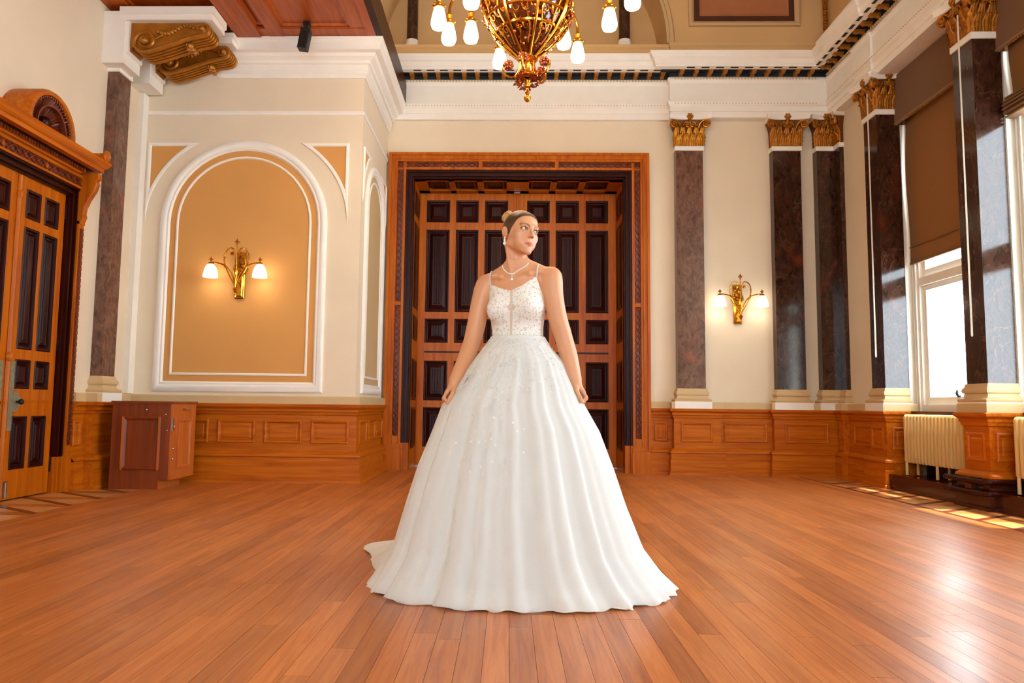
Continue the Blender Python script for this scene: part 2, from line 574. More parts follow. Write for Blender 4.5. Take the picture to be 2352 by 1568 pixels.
def ceil_panel(O, U, V, N, w, h):
    build(MB().panel(O, U, V, N, w, h, [(0, 0), (0.0, 0.035), (0.03, 0.05), (0.06, 0.03), (0.075, 0.01)], False), 'panel_moulding', 'tan', upper)
    build(MB().panel(Vector(O) + Vector(U) * .075 + Vector(V) * .075, U, V, N, w - .15, h - .15, [(0, 0.008), (0.075, 0.008)], False), 'panel_border', 'brownline', upper)
    build(MB().panel(Vector(O) + Vector(U) * .15 + Vector(V) * .15, U, V, N, w - .3, h - .3, [(0, 0.008), (0.01, 0.02), (0.035, 0.012)]), 'panel', 'rust', upper)
ceil_panel((2.46, 9.749, 6.14), X_, Z_, -Y_, 1.53, 1.5)
# right upper wall
ur = MB().box(4.36, 4.9, YR, 9.75, 5.4, 7.95)
upr = struct(ur, 'wall_upper_right', 'attic', 'tan upper wall above the window cornice', 'wall')
for y0 in (7.3, 4.9, 2.5):
    build(MB().panel((4.36, y0 + 2.0, 6.35), -Y_, Z_, -X_, 2.0, 1.4, [(0, 0), (0.0, 0.04), (0.05, 0.05), (0.09, 0.01)], False), 'panel_moulding', 'tan', upr)
    build(MB().panel((4.36, y0 + 1.9, 6.45), -Y_, Z_, -X_, 1.8, 1.2, [(0, 0.012), (0.4, 0.012)]), 'panel', 'brownline', upr)
rope = MB()
for i in range(52):
    z = 5.78 + i * 0.04
    rope.ball((4.30 - 0.0 * i, 9.66, z), 0.035, 8, 0.75)
build(rope, 'rope_moulding', 'gilt_dark', upper, True)

# ------------------------------------------------------------------ cornice and frieze of the back and right walls
FP = [(-1.70, 9.69), (2.17, 9.69), (2.17, 9.60), (4.27, 9.60), (4.27, 8.74), (4.24, 8.74), (4.24, 8.36), (4.27, 8.36), (4.27, 6.94), (4.24, 6.94), (4.24, 6.56), (4.27, 6.56), (4.27, YR)]
corn = thing('trim_1', 'white plaster frieze and cornice with gilt brackets round the top of the walls', 'cornice', (0, 9.7, 4.8), kind='structure')
build(MB().sweep(FP, [(-0.30, 4.78), (0.0, 4.78), (0.0, 4.86), (0.012, 4.862), (0.012, 4.93), (0.035, 4.945), (0.05, 4.98), (0.05, 5.0), (0.015, 5.0), (0.015, 5.25), (0.03, 5.27), (0.045, 5.29), (0.045, 5.315), (0.03, 5.33), (0.02, 5.34), (-0.12, 5.34)]), 'frieze', 'white', corn)
build(MB().sweep(FP, [(0.0, 5.34), (0.026, 5.34), (0.026, 5.385), (0.155, 5.385), (0.155, 5.40), (0, 5.40)]), 'soffit', 'navy', corn)
build(MB().sweep(FP, [(0.155, 5.40), (0.155, 5.380), (0.245, 5.380), (0.245, 5.40), (0.265, 5.42), (0.27, 5.47), (0.30, 5.49), (0.33, 5.53), (0.335, 5.56), (0, 5.58), (0, 5.40)]), 'corona', 'white', corn)
mod = MB().box(-0.032, 0.032, -0.15, -0.028, -0.012, 0).prism([(-0.15, -0.012), (-0.15, -0.025), (-0.12, -0.04), (-0.07, -0.03), (-0.03, -0.05), (-0.028, -0.012)], -0.026, 0.026, 'x')
modm = mod.mesh('modillion', 'bronze')
cofm = MB().box(-0.052, 0.052, -0.232, -0.196, -0.004, 0.0).mesh('coffer', 'navy')
bead = MB()
def dent(p, q, n):
    p, q = Vector((p[0], p[1], 0)), Vector((q[0], q[1], 0))
    d = (q - p)
    L = d.length
    a = math.atan2(d.y, d.x)
    for i in range(n):
        c = p + d * ((i + 0.5) / n)
        put('modillion', modm, corn, (c.x, c.y - 9.7, 5.385 - 4.8), rot=(0, 0, a))
        c2 = p + d * ((i + 1.0) / n)
        put('coffer', cofm, corn, (c2.x, c2.y - 9.7, 5.381 - 4.8), rot=(0, 0, a))
    out = Vector((d.y, -d.x, 0)).normalized()
    m = int(L / 0.042)
    for i in range(m):
        c = p + d * ((i + 0.5) / m) + out * 0.044
        bead.box(c.x - 0.009, c.x + 0.009, c.y - 0.009, c.y + 0.009, 5.292, 5.312)
        c = p + d * ((i + 0.5) / m) + out * 0.05
        bead.box(c.x - 0.005, c.x + 0.005, c.y - 0.005, c.y + 0.005, 4.954, 4.963)
dent((-1.45, 9.69), (2.15, 9.69), 20)
dent((2.2, 9.60), (4.12, 9.60), 10)
dent((4.24, 9.45), (4.24, 4.5), 27)
build(bead, 'bead_row', 'tan', corn, kind='stuff')

# ------------------------------------------------------------------ right wall: piers and window bays
PIT = 1.78
def pier_y(k): return 8.39 - PIT * k
wr = MB()
wr.box(4.40, 4.9, 8.62, 10.1, 0, 5.5)                                # solid wall beside the corner
wr.box(4.33, 4.9, YR, 8.70, 4.79, 5.5)                               # lintel over the windows
for k in range(8):
    y = pier_y(k)
    wr.box(4.45, 4.9, y + 0.02, y + 0.29, 0, 4.8)
    wr.box(4.74, 4.9, y - PIT + 0.25, y + 0.05, 0, 0.83 if k < 4 else 4.8)             # breast wall under the window; unseen later bays walled up to strengthen side light
wright = struct(wr, 'wall_right', 'cream', 'cream window wall with dark marble piers', 'wall')
jl = MB()
for k in range(8):
    y = pier_y(k)
    jl.box(4.56, 4.76, y, y + 0.31, 0.86, 4.78)
build(jl, 'window_jamb', 'winwhite', wright)

def make_window(y0, y1, nm, label):
    """window between the jambs y0 < y1 in the plane X = 4.7"""
    w = thing(nm, label, 'window', (4.7, (y0 + y1) / 2, 0.86), kind='structure')
    fr = MB()
    c = 0.13
    fr.box(4.64, 4.78, y0, y0 + c, 0.86, 4.78).box(4.64, 4.78, y1 - c, y1, 0.86, 4.78)
    fr.box(4.64, 4.78, y0 + c, y1 - c, 4.6, 4.78).box(4.64, 4.78, y0 + c, y1 - c, 0.86, 0.93)
    fr.box(4.635, 4.78, y0 + c, y1 - c, 2.27, 2.36)
    for s in (0.03, 0.07):
        fr.box(4.62, 4.64, y0 + s, y0 + s + 0.02, 0.86, 4.78).box(4.62, 4.64, y1 - s - 0.02, y1 - s, 0.86, 4.78)
    build(fr, 'window_frame', 'winwhite', w)
    for za, zb in ((0.93, 2.27), (2.36, 4.6)):
        s = MB()
        a, b = y0 + c, y1 - c
        s.box(4.67, 4.72, a, a + 0.075, za, zb).box(4.67, 4.72, b - 0.075, b, za, zb)
        s.box(4.67, 4.72, a + 0.075, b - 0.075, za, za + 0.085).box(4.67, 4.72, a + 0.075, b - 0.075, zb - 0.06, zb)
        so = build(s, 'sash', 'winwhite', w)
        build(MB().box(4.692, 4.697, a + 0.07, b - 0.07, za + 0.08, zb - 0.055), 'pane', 'glass', so)
    build(MB().box(4.52, 4.76, y0 - 0.0, y1 + 0.0, 0.83, 0.86), 'window_sill', 'plinth_dark', w)
    lt = MB().box(4.655, 4.67, (y0 + y1) / 2 - 0.02, (y0 + y1) / 2 + 0.02, 1.01, 1.03).tube([(4.65, (y0 + y1) / 2, 1.02), (4.64, (y0 + y1) / 2, 1.05), (4.645, (y0 + y1) / 2, 1.085)], [0.012, 0.016, 0.008], 8)
    build(lt, 'latch', 'iron', w)
    return w
w1 = make_window(pier_y(1) + 0.31, pier_y(0), 'window_1', 'tall white sash window between the two marble piers, blind half down')
w2 = make_window(pier_y(2) + 0.31, pier_y(1), 'window_2', 'tall white sash window at the right edge, blind drawn up')
for k in range(2, 4):
    w = copy_tree(w2)
    w.name = 'window_%d' % (k + 1)
    w.location.y -= PIT * (k - 1)
    w['label'] = 'tall sash window in the same wall, out of the picture, number %d from the corner' % (k + 1)


# ------------------------------------------------------------------ pilasters and piers
def leaf_mesh(w, h, curl, name, mat_):
    rows = []
    n = 11
    for i in range(n + 1):
        t = i / n
        ww = w * 0.5 * (0.80 + 0.30 * math.sin(PI * min(t * 1.1, 1))) * (1 - 0.45 * max(0, t - 0.7) / 0.3)
        ww *= 1 + 0.16 * math.sin(t * 30)
        out = 0.008 + 0.014 * t + curl * max(0, t - 0.55) ** 1.6
        z = h * t if t < 0.8 else h * (0.8 + 0.2 * math.sin((t - 0.8) / 0.2 * PI * 0.75))
        row = []
        for j in range(9):
            u = j / 4 - 1
            rel = 0.009 * math.cos(u * PI * 3) * (1 - 0.3 * t)
            row.append((u * ww, -(out + rel + 0.010 * (1 - u * u)), z))
        rows.append(row)
    return MB().grid(rows).mesh(name, mat_, 'all')
LEAF1 = leaf_mesh(0.088, 0.16, 0.16, 'acanthus_leaf', 'gold')
LEAF2 = leaf_mesh(0.088, 0.265, 0.18, 'acanthus_leaf', 'gold')
LEAFD1 = leaf_mesh(0.088, 0.16, 0.16, 'acanthus_leaf', 'gilt_dark')
LEAFD2 = leaf_mesh(0.088, 0.265, 0.18, 'acanthus_leaf', 'gilt_dark')
def volute_mesh(name, mat_):
    """stem rising from the leaves and rolling into a spiral; grows towards +x"""
    r, c = 0.050, Vector((0.0, 0, 0.0))
    pts = bez0((-0.13, 0.03, -0.20), (-0.10, 0.02, -0.06), (-0.09, 0.0, 0.055), (0.0, 0, r), 8)
    rad = [0.010 + 0.004 * i / 8 for i in range(len(pts))]
    n = 30
    for i in range(1, n + 1):
        t = i / n
        a = PI / 2 - 1.9 * 2 * PI * t
        rr = r * (1 - 0.86 * t)
        pts.append(Vector((rr * math.cos(a), -0.012 * t, rr * math.sin(a))))
        rad.append(0.014 * (1 - 0.5 * t))
    m = MB().tube(pts, rad, 7)
    m.ball((0, -0.014, 0), 0.013, 8)
    m.prism([(0.8 * r * math.cos(2 * PI * k / 12), 0.8 * r * math.sin(2 * PI * k / 12)) for k in range(12)], 0.0, 0.012)
    return m.mesh(name, mat_, True)
def bez0(a, b, c, d, n=12):
    a, b, c, d = map(Vector, (a, b, c, d))
    return [a * (1 - t) ** 3 + b * 3 * t * (1 - t) ** 2 + c * 3 * t * t * (1 - t) + d * t ** 3 for t in [i / n for i in range(n + 1)]]
VOL = volute_mesh('volute', 'gold')
VOLD = volute_mesh('volute', 'gilt_dark')
FLE = MB().ball((0, -0.01, 0), 0.022, 8)
for a in range(6): FLE.ball((0.03 * math.cos(a * PI / 3), 0, 0.03 * math.sin(a * PI / 3)), 0.018, 8)
FLE.tube([(0, 0.01, -0.12), (0, 0.0, -0.02)], [0.012, 0.016], 6)
FLEM = FLE.mesh('fleuron', 'gold', 'all')
FLEMD = FLE.mesh('fleuron', 'gilt_dark', 'all')

def pilaster(path, faces, label, marb='marble', dark=False, plinth=True, zoff=0.0, base_mat='tan'):
    """path: footprint polyline with the room on its right; faces: indices of edges that show"""
    px = [p[0] for p in path]
    py = [p[1] for p in path]
    T = thing('pilaster', label, 'pilaster', ((min(px) + max(px)) / 2, (min(py) + max(py)) / 2, 0.86), kind='structure')
    O = ORG[T]
    g = 'gilt_dark' if dark else 'gold'
    build(MB().sweep(path, [(0, 1.12), (0, 4.325)]), 'shaft', marb, T)
    build(MB().sweep(path, [(-0.02, 1.12), (0.008, 1.12), (0.016, 1.105), (0.016, 1.09), (0.03, 1.075), (0.036, 1.055), (0.03, 1.035), (0.018, 1.03), (0.02, 1.01), (0.03, 0.99), (0.05, 0.985), (0.062, 0.97), (0.055, 0.95), (-0.02, 0.95)]), 'base', base_mat, T, True)
    if plinth: build(MB().sweep(path, [(-0.02, 0.95), (0.062, 0.95), (0.062, 0.8565), (-0.02, 0.856)]), 'plinth', 'white', T)
    build(MB().sweep(path, [(-0.02, 4.32), (0.014, 4.325), (0.014, 4.385), (-0.02, 4.39)]), 'neck_band', 'white', T)
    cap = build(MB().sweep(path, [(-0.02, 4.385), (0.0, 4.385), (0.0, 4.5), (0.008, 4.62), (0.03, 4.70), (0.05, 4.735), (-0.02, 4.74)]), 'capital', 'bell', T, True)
    # abacus with hollow sides
    top = []
    V2 = [Vector(p) for p in path]
    nr = [Vector(((V2[i + 1] - V2[i]).normalized().y, -(V2[i + 1] - V2[i]).normalized().x)) for i in range(len(V2) - 1)]
    ab = MB()
    prof = [(0.0, 4.735), (0.012, 4.742), (0.012, 4.765), (0.03, 4.785), (0.03, 4.80)]
    rows = []
    for dz, z in prof:
        row = []
        for i in range(len(nr)):
            ed = V2[i + 1] - V2[i]
            L = ed.length
            t_ = ed.normalized()
            e0 = 0.095 if i in faces and i > 0 else 0.0
            e1 = 0.095 if i in faces and i < len(nr) - 1 else 0.0
            for q in range(9):
                u = q / 8
                o = (0.045 + 0.05 * (2 * u - 1) ** 2) if i in faces else 0.045
                p = V2[i] + t_ * (-e0 + (L + e0 + e1) * u) + nr[i] * (o + dz)
                row.append((p.x, p.y, z))
        rows.append(row)
    ab.grid(rows)
    for k, r in ((0, rows[0]), (1, rows[-1])):
        o = len(ab.v)
        ab.v += r + [(V2[0].x, V2[0].y, r[0][2]), (V2[-1].x, V2[-1].y, r[0][2])]
        n = len(r)
        ab.f.append(tuple([o + n] + list(range(o, o + n)) + [o + n + 1]))
    build(ab, 'abacus', 'white', T)
    for i in faces:
        ed = V2[i + 1] - V2[i]
        L = ed.length
        a = math.atan2(ed.y, ed.x)
        n1 = max(1, int(round(L / 0.088)))
        def at(u, z, off):
            p = V2[i] + ed * u + nr[i] * off
            return (p.x, p.y, z)
        for q in range(n1):
            put('acanthus_leaf', LEAFD1 if dark else LEAF1, cap, at((q + .5) / n1, 4.387, 0.004), rot=(0, 0, a))
        for q in range(n1 + 1 if n1 > 1 else 1):
            u = min(max(q / n1, 0.1 / n1), 1 - 0.1 / n1) if n1 > 1 else 0.5
            put('acanthus_leaf', LEAFD2 if dark else LEAF2, cap, at(u, 4.387, -0.004), rot=(0, 0, a))
        if L > 0.15:
            put('fleuron', FLEMD if dark else FLEM, cap, at(0.5, 4.775, 0.07), rot=(0, 0, a))
            for s in (-1, 1):
                put('volute', VOLD if dark else VOL, cap, at(0.5 + s * (0.5 + 0.035 / L), 4.675, 0.06), rot=(0, 0, a - s * R(18)), scale=(s * min(1.1, L / 0.3), 1.3, 1.1))
                put('volute', VOLD if dark else VOL, cap, at(0.5 + s * 0.035 / L, 4.665, 0.052), rot=(0, 0, a), scale=(-s * 0.6, 0.9, 0.8))
        else:
            put('volute', VOLD if dark else VOL, cap, at(0.6, 4.672, 0.06), rot=(0, 0, a), scale=(0.7, 1, 1))
    return T
pilaster([(2.235, 9.75), (2.235, 9.62), (2.595, 9.62), (2.595, 9.75)], [1], 'reddish brown marble pilaster just right of the double doors', 'marble_l', base_mat='tan')
pilaster([(3.53, 9.75), (3.53, 9.62), (3.90, 9.62), (3.90, 9.75)], [1], 'near-black marble pilaster right of the wall lamp, flat against the wall', 'marble', True)
pilaster([(4.115, 9.75), (4.115, 9.62), (4.345, 9.62), (4.345, 9.46), (4.41, 9.46)], [1, 2], 'near-black marble pilaster folded into the far corner', 'marble', True)
pilaster([(4.41, 8.69), (4.29, 8.69), (4.29, 8.39), (4.555, 8.39)], [1, 2], 'dark marble pier between the far corner and the first window', 'marble', True)
pilaster([(4.56, 6.91), (4.285, 6.91), (4.285, 6.61), (4.545, 6.61)], [0, 1, 2], 'large dark marble pier between the first and second windows, blind cord hanging before it', 'marble', True)
lp = pilaster([(-4.25, 7.29), (-4.13, 7.29), (-4.13, 7.53), (-4.25, 7.53)], [], 'brown marble pilaster beside the carved side door, under the gilt brackets', 'marble_l', False, base_mat='tan')
for o in list(lp.children):
    if o.name.startswith(('capital', 'abacus')): bpy.data.objects.remove(o)

# ------------------------------------------------------------------ oak wainscot
RAIL = [(0.0, 0.735), (0.014, 0.74), (0.018, 0.765), (0.028, 0.775), (0.028, 0.80), (0.045, 0.815), (0.058, 0.825), (0.06, 0.85), (0.05, 0.858), (-0.02, 0.858)]
FIELD = [(0.0, 0.30), (0.0, 0.735)]
MID = [(0.055, 0.275), (0.062, 0.285), (0.058, 0.305), (0.04, 0.32), (0.02, 0.335), (0.0, 0.34)]
BASE = [(-0.02, 0.0), (0.075, 0.0), (0.072, 0.03), (0.062, 0.04), (0.06, 0.195), (0.05, 0.2), (0.05, 0.275), (-0.02, 0.28)]
PANEL = [(0, 0), (0.0, 0.012), (0.012, 0.018), (0.026, 0.014), (0.034, 0.002), (0.05, 0.002), (0.062, 0.006)]
def wainscot(name, path, label, grain='oak_x', dado=True, base=None):
    t = thing(name, label, 'wainscot', (path[0][0], path[0][1], 0), kind='structure')
    build(MB().sweep(path, FIELD), 'field', grain, t)
    build(MB().sweep(path, RAIL), 'cap_rail', grain, t)
    build(MB().sweep(path, MID), 'moulding', grain, t)
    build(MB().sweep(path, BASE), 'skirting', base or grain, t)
    if dado: build(MB().sweep(path, [(-0.05, 0.858), (0.035, 0.858), (0.035, 0.935), (0.028, 0.945), (-0.05, 0.945)]), 'dado_strip', 'tan', t)
    return t
def wpanel(t, O, U, N, w, h=0.255, z=0.425, mat_='oak_x'):
    build(MB().panel((O[0], O[1], z), U, Z_, N, w, h, PANEL), 'panel', mat_, t)
t = wainscot('trim_2', [(1.885, 9.73), (2.17, 9.73), (2.17, 9.60), (2.775, 9.60), (2.775, 9.68), (3.465, 9.68), (3.465, 9.60), (4.22, 9.60), (4.30, 9.60)], 'oak wainscot along the wall right of the double doors')
wpanel(t, (1.94, 9.73), X_, -Y_, 0.17)
wpanel(t, (2.26, 9.60), X_, -Y_, 0.41)
wpanel(t, (2.84, 9.68), X_, -Y_, 0.56)
wpanel(t, (3.60, 9.60), X_, -Y_, 0.56)
t = wainscot('trim_3', [(4.27, 9.55), (4.27, 9.42), (4.35, 9.42), (4.35, 8.735), (4.27, 8.735), (4.27, 8.36), (4.62, 8.36)], 'oak wainscot in the dim far right corner and under the first pier', 'oak_y')
wpanel(t, (4.35, 9.30), -Y_, -X_, 0.45, mat_='oak_y')
wpanel(t, (4.27, 8.69), -Y_, -X_, 0.28, mat_='oak_y')
wpanel(t, (4.33, 8.36), X_, -Y_, 0.22, mat_='oak_x')
t = wainscot('trim_4', [(4.62, 6.94), (4.255, 6.94), (4.255, 6.58), (4.62, 6.58)], 'oak pedestal of the large pier between the two windows', 'oak_y', base='plinth_dark')  # skirting darkened: dark stain plus shade at the pier foot, both in the colour
wpanel(t, (4.255, 6.89), -Y_, -X_, 0.26, mat_='oak_y')
wpanel(t, (4.31, 6.58), X_, -Y_, 0.24, mat_='oak_x')
build(MB().box(4.155, 4.19, 6.70, 6.80, 0.165, 0.225), 'socket', 'plinth_dark', t)
for k in range(7):
    ya, yb = pier_y(k + 1) + 0.33, pier_y(k) - 0.03
    m = MB().box(4.25, 4.75, ya, yb, 0.0, 0.15).box(4.25, 4.28, ya, yb, 0.15, 0.165).box(4.70, 4.75, ya, yb, 0.15, 0.83)
    struct(m, 'baseboard_bay' if k == 0 else 'baseboard_bay.%03d' % k, 'plinth_dark', 'dark wooden ledge in bay %d from the far corner' % (k + 1), 'ledge')
for k in range(2, 8):
    y = pier_y(k)
    m = MB().box(4.27, 4.6, y, y + 0.3, 0, 4.8)
    struct(m, 'pier', 'cream', 'plain pier out of the picture, number %d from the far corner' % (k + 1), 'pier')

# ------------------------------------------------------------------ projecting corner bay with arched niches
BX, BY = -1.69, 8.05
bay = struct(MB().box(XL - 0.1, BX, BY, 9.8, 0, 4.98), 'wall_corner_bay', 'cream', 'cream projecting corner bay with arched niches', 'wall')
tag_bc = thing('trim_7', 'white moulded cornice round the top of the projecting corner bay', 'cornice', (-3, BY, 4.8), kind='structure')
BP = [(-4.25, BY), (BX, BY), (BX, 9.72)]
build(MB().sweep(BP, [(-0.05, 4.60), (0.02, 4.60), (0.025, 4.62), (0.045, 4.64), (0.045, 4.675), (0.05, 4.68), (0.05, 4.745), (0.075, 4.75), (0.085, 4.78), (0.13, 4.81), (0.15, 4.84), (0.21, 4.85), (0.215, 4.93), (0.24, 4.95), (0.245, 4.985), (-0.05, 4.985)]), 'cornice', 'white', tag_bc)
build(MB().sweep(BP, [(0, 4.165), (0.012, 4.168), (0.018, 4.185), (0.012, 4.21), (0, 4.215)]), 'string_moulding', 'white', bay)
def arch_pts(cx, hw, zb, zc, n=24):
    pts = [(cx - hw, zb), (cx + hw, zb)]
    for i in range(n + 1):
        a = PI * i / n
        pts.append((cx + hw * math.cos(a), zc + hw * math.sin(a)))
    return pts
def niche(O, U, N, cx, hw, zb, zc, mats):
    def L(i, d): return (arch_pts(cx, hw - i, zb + i, zc), d)
    build(MB().rings(O, U, Z_, N, [L(0, 0), L(0.0, 0.02), L(0.025, 0.036), L(0.06, 0.034), L(0.075, 0.022), L(0.095, 0.024), L(0.112, 0.004)], False), 'arch_frame', 'white', bay, True)
    build(MB().rings(O, U, Z_, N, [L(0.112, 0.004), L(0.18, 0.004)], False), 'arch_band', mats[0], bay)
    build(MB().rings(O, U, Z_, N, [L(0.18, 0.004), L(0.184, 0.014), L(0.2, 0.016), L(0.208, 0.004)], False), 'arch_bead', 'white', bay, True)
    build(MB().rings(O, U, Z_, N, [L(0.208, 0.004), L(0.3, 0.004)]), 'niche_field', mats[1], bay)
niche((0, BY, 0), X_, -Y_, -3.02, 0.955, 0.985, 2.90, ('ochre', 'ochre'))
niche((BX, 0, 0), Y_, X_, 8.90, 0.62, 0.985, 3.18, ('tan', 'tan'))
def spandrel(O, U, N, cx, zc, xo, zt, ry, s):
    """triangle between the corner (xo, zt) and the arch"""
    rx = abs(xo - cx) - 0.004
    def loop(i):
        a_, b_ = rx + i, ry + i
        xi, zi = xo + s * i, zt - i
        a0 = math.acos(min(1, abs(xi - cx) / a_))
        a1 = math.asin(min(1, (zi - zc) / b_))
        pts = [(xi, zi)]
        for k in range(13):
            a = a0 + (a1 - a0) * k / 12
            pts.append((cx - s * a_ * math.cos(a), zc + b_ * math.sin(a)))
        return pts
    build(MB().rings(O, U, Z_, N, [(loop(0), 0), (loop(0.006), 0.016), (loop(0.03), 0.016), (loop(0.04), 0.003)], False), 'spandrel_moulding', 'white', bay)
    build(MB().rings(O, U, Z_, N, [(loop(0.04), 0.003), (loop(0.06), 0.003)]), 'spandrel_field', 'ochre', bay)
spandrel((0, BY, 0), X_, -Y_, -3.02, 2.90, -4.165, 3.835, 1.065, 1)
spandrel((0, BY, 0), X_, -Y_, -3.02, 2.90, -1.84, 3.835, 1.097, -1)
spandrel((BX, 0, 0), Y_, X_, 8.90, 3.18, 8.14, 3.835, 0.72, 1)
spandrel((BX, 0, 0), Y_, X_, 8.90, 3.18, 9.66, 3.835, 0.72, -1)
struct(MB().box(XL, -4.19, 7.93, BY, 0.95, 4.38), 'trim_8', 'white', 'narrow white upright strip between the marble pilaster and the arched niche', 'trim')
t = wainscot('trim_5', [(-4.25, BY - 0.02), (-1.665, BY - 0.02), (-1.665, 9.72)], 'oak wainscot round the projecting corner bay')
for x in (-4.24 + 0.02, -3.73, -3.21, -2.69, -2.17):
    wpanel(t, (x, BY - 0.02), X_, -Y_, 0.42)
for y in (8.14, 8.68, 9.20):
    wpanel(t, (-1.665, y), Y_, X_, 0.44, mat_='oak_y')
build(MB().box(-1.612, -1.595, 9.44, 9.53, 0.13, 0.22), 'socket', 'brass', t)
t = wainscot('trim_6', [(-4.22, 6.97), (-4.22, 7.18), (-4.11, 7.18), (-4.11, 7.62), (-4.22, 7.62), (-4.22, BY)], 'oak wainscot between the side door and the corner bay', 'oak_y', True)
wpanel(t, (-4.22, 6.99), Y_, X_, 0.14, mat_='oak_y')
# ------------------------------------------------------------------ great double doors in the back wall
D1 = thing('door_1', 'great oak double doors with dark mahogany panels in a deep carved frame', 'door', (0.12, 9.7, 0), kind='structure')
fx0, fx1, ftz = -1.655, 1.885, 4.305
fo = MB()
YF = 9.70
# outer band with two steps, square plinths below
def frame_band(mb, a, b, y, z0=0.0):
    """upright/top/upright band between inset a and b of the outer frame"""
    mb.box(fx0 + a, fx0 + b, y, YB + 0.02, z0, ftz - a)
    mb.box(fx1 - b, fx1 - a, y, YB + 0.02, z0, ftz - a)
    mb.box(fx0 + b, fx1 - b, y, YB + 0.02, ftz - b, ftz - a)
frame_band(fo, 0.0, 0.035, 9.655, 0.30)
frame_band(fo, 0.035, 0.085, 9.675, 0.30)
frame_band(fo, 0.085, 0.115, 9.69, 0.30)
frame_band(fo, 0.20, 0.232, 9.685, 0.30)
build(fo, 'frame', 'oak_z', D1)
back_ = MB()
frame_band(back_, 0.115, 0.20, 9.72, 0.30)
for z in (2.21, 0.42):
    pass
build(back_, 'frame_backing', 'oak_z', D1)
pl = MB()
for xa, xb in ((fx0, fx0 + 0.245), (fx1 - 0.245, fx1)):
    pl.box(xa, xb, 9.66, YB, 0, 0.285).box(xa + 0.01, xb - 0.01, 9.672, YB, 0.285, 0.34)
build(pl, 'plinth_block', 'oak_z', D1)
# carved interlace strips
def carved(O, U, V, N, w, h, parent, horizontal=False):
    mb = MB()
    mb.panel(O, U, V, N, w, h, [(0, 0), (0.004, 0.002)])
    O, U, V, N = Vector(O), Vector(U), Vector(V), Vector(N)
    L, S = (w, h) if horizontal else (h, w)
    n = max(1, int(round(L / (S * 1.15))))
    st = L / n
    for i in range(n):
        a = (i + 0.5) * st
        for s in (-1, 1):
            pts = []
            for k in range(7):
                u = k / 6
                al = a + (u - 0.5) * st
                ac = S * 0.5 + s * S * 0.36 * math.cos(u * PI)
                p = (O + U * al + V * ac) if horizontal else (O + U * ac + V * al)
                pts.append(p + N * (0.010 + 0.006 * s * math.sin(u * PI * 2)))
            mb.tube(pts, S * 0.085, 5, False)
        c = (O + U * a + V * S * .5) if horizontal else (O + U * S * .5 + V * a)
        mb.ball(c + N * 0.008, S * 0.12, 6)
    return build(mb, 'carved_strip', 'carved', parent, True)
sw = 0.078
for xa in (fx0 + 0.118, fx1 - 0.118 - sw):
    for za, zb in ((0.45, 2.20), (2.25, 4.08)):
        carved((xa, 9.718, za), X_, Z_, -Y_, sw, zb - za, D1)
    build(MB().panel((xa, 9.718, 4.108), X_, Z_, -Y_, sw, sw, [(0, 0.01), (0.012, 0.016), (0.02, 0.004), (0.03, 0.012)]), 'corner_block', 'carved', D1)
    build(MB().box(xa, xa + sw, 9.69, 9.72, 2.20, 2.25), 'strip_divider', 'oak_x', D1)
    build(MB().box(xa, xa + sw, 9.69, 9.72, 0.30, 0.45), 'strip_divider', 'oak_x', D1)
xs = [fx0 + 0.235, -0.43, -0.38, 0.61, 0.66, fx1 - 0.235]
for a, b in ((0, 1), (2, 3), (4, 5)):
    carved((xs[a], 9.718, 4.108), X_, Z_, -Y_, xs[b] - xs[a], sw, D1, True)
for a, b in ((1, 2), (3, 4)):
    build(MB().box(xs[a], xs[b], 9.69, 9.72, 4.105, 4.19), 'strip_divider', 'oak_z', D1)
# dark inner moulding
dm = MB()
for k, (a, b, y) in enumerate(((0.232, 0.262, 9.70), (0.262, 0.285, 9.73), (0.285, 0.315, 9.715), (0.315, 0.335, 9.76))):
    dm.box(fx0 + a, fx0 + b, y, 9.85, 0.36, ftz - a).box(fx1 - b, fx1 - a, y, 9.85, 0.36, ftz - a).box(fx0 + b, fx1 - b, y, 9.85, ftz - b, ftz - a)
build(dm, 'inner_moulding', 'mahog_z', D1)
ib = MB()
for k, (a, b, y) in enumerate(((0.232, 0.262, 9.69), (0.262, 0.285, 9.72), (0.285, 0.335, 9.70))):
    ib.box(fx0 + a, fx0 + b, y, 9.85, 0, 0.36).box(fx1 - b, fx1 - a, y, 9.85, 0, 0.36)
build(ib, 'moulding_foot', 'oak_z', D1)
# reveal: side linings and coffered soffit
ix0, ix1, iz, YD = fx0 + 0.335, fx1 - 0.335, ftz - 0.335, 10.45
rv = MB().box(ix0 - 0.06, ix0, 9.80, YD + 0.1, 0, iz + 0.05).box(ix1, ix1 + 0.06, 9.80, YD + 0.1, 0, iz + 0.05)
build(rv, 'reveal', 'oak_z', D1)
zr = [(0.27, 0.83), (0.93, 1.50), (1.76, 2.11), (2.21, 3.42), (3.53, 3.86)]
for z0, z1 in zr:
    for x, n in ((ix0 + 0.001, 1), (ix1 - 0.001, -1)):
        for ya in (9.92,):
            build(MB().panel((x, ya, z0), Y_, Z_, X_ * n, 0.42, z1 - z0, [(0, 0), (0.0, 0.004), (0.03, 0.012), (0.05, 0.004), (0.09, 0.010)]), 'reveal_panel', 'mahog_z', D1)
sf = MB().box(ix0 - .06, ix1 + .06, 9.80, YD + .1, iz + 0.05, iz + 0.12)
xc = [-1.32, -1.20, -0.87, -0.78, -0.45, -0.355, -0.02, 0.255, 0.58, 0.675, 1.0, 1.10, 1.42, 1.56]
bars = [(ix0, -1.17), (-0.86, -0.78), (-0.46, -0.37), (-0.05, 0.27), (0.57, 0.66), (0.97, 1.06), (1.38, ix1)]
for a, b in bars: sf.box(a, b, 9.80, YD, iz, iz + 0.05)
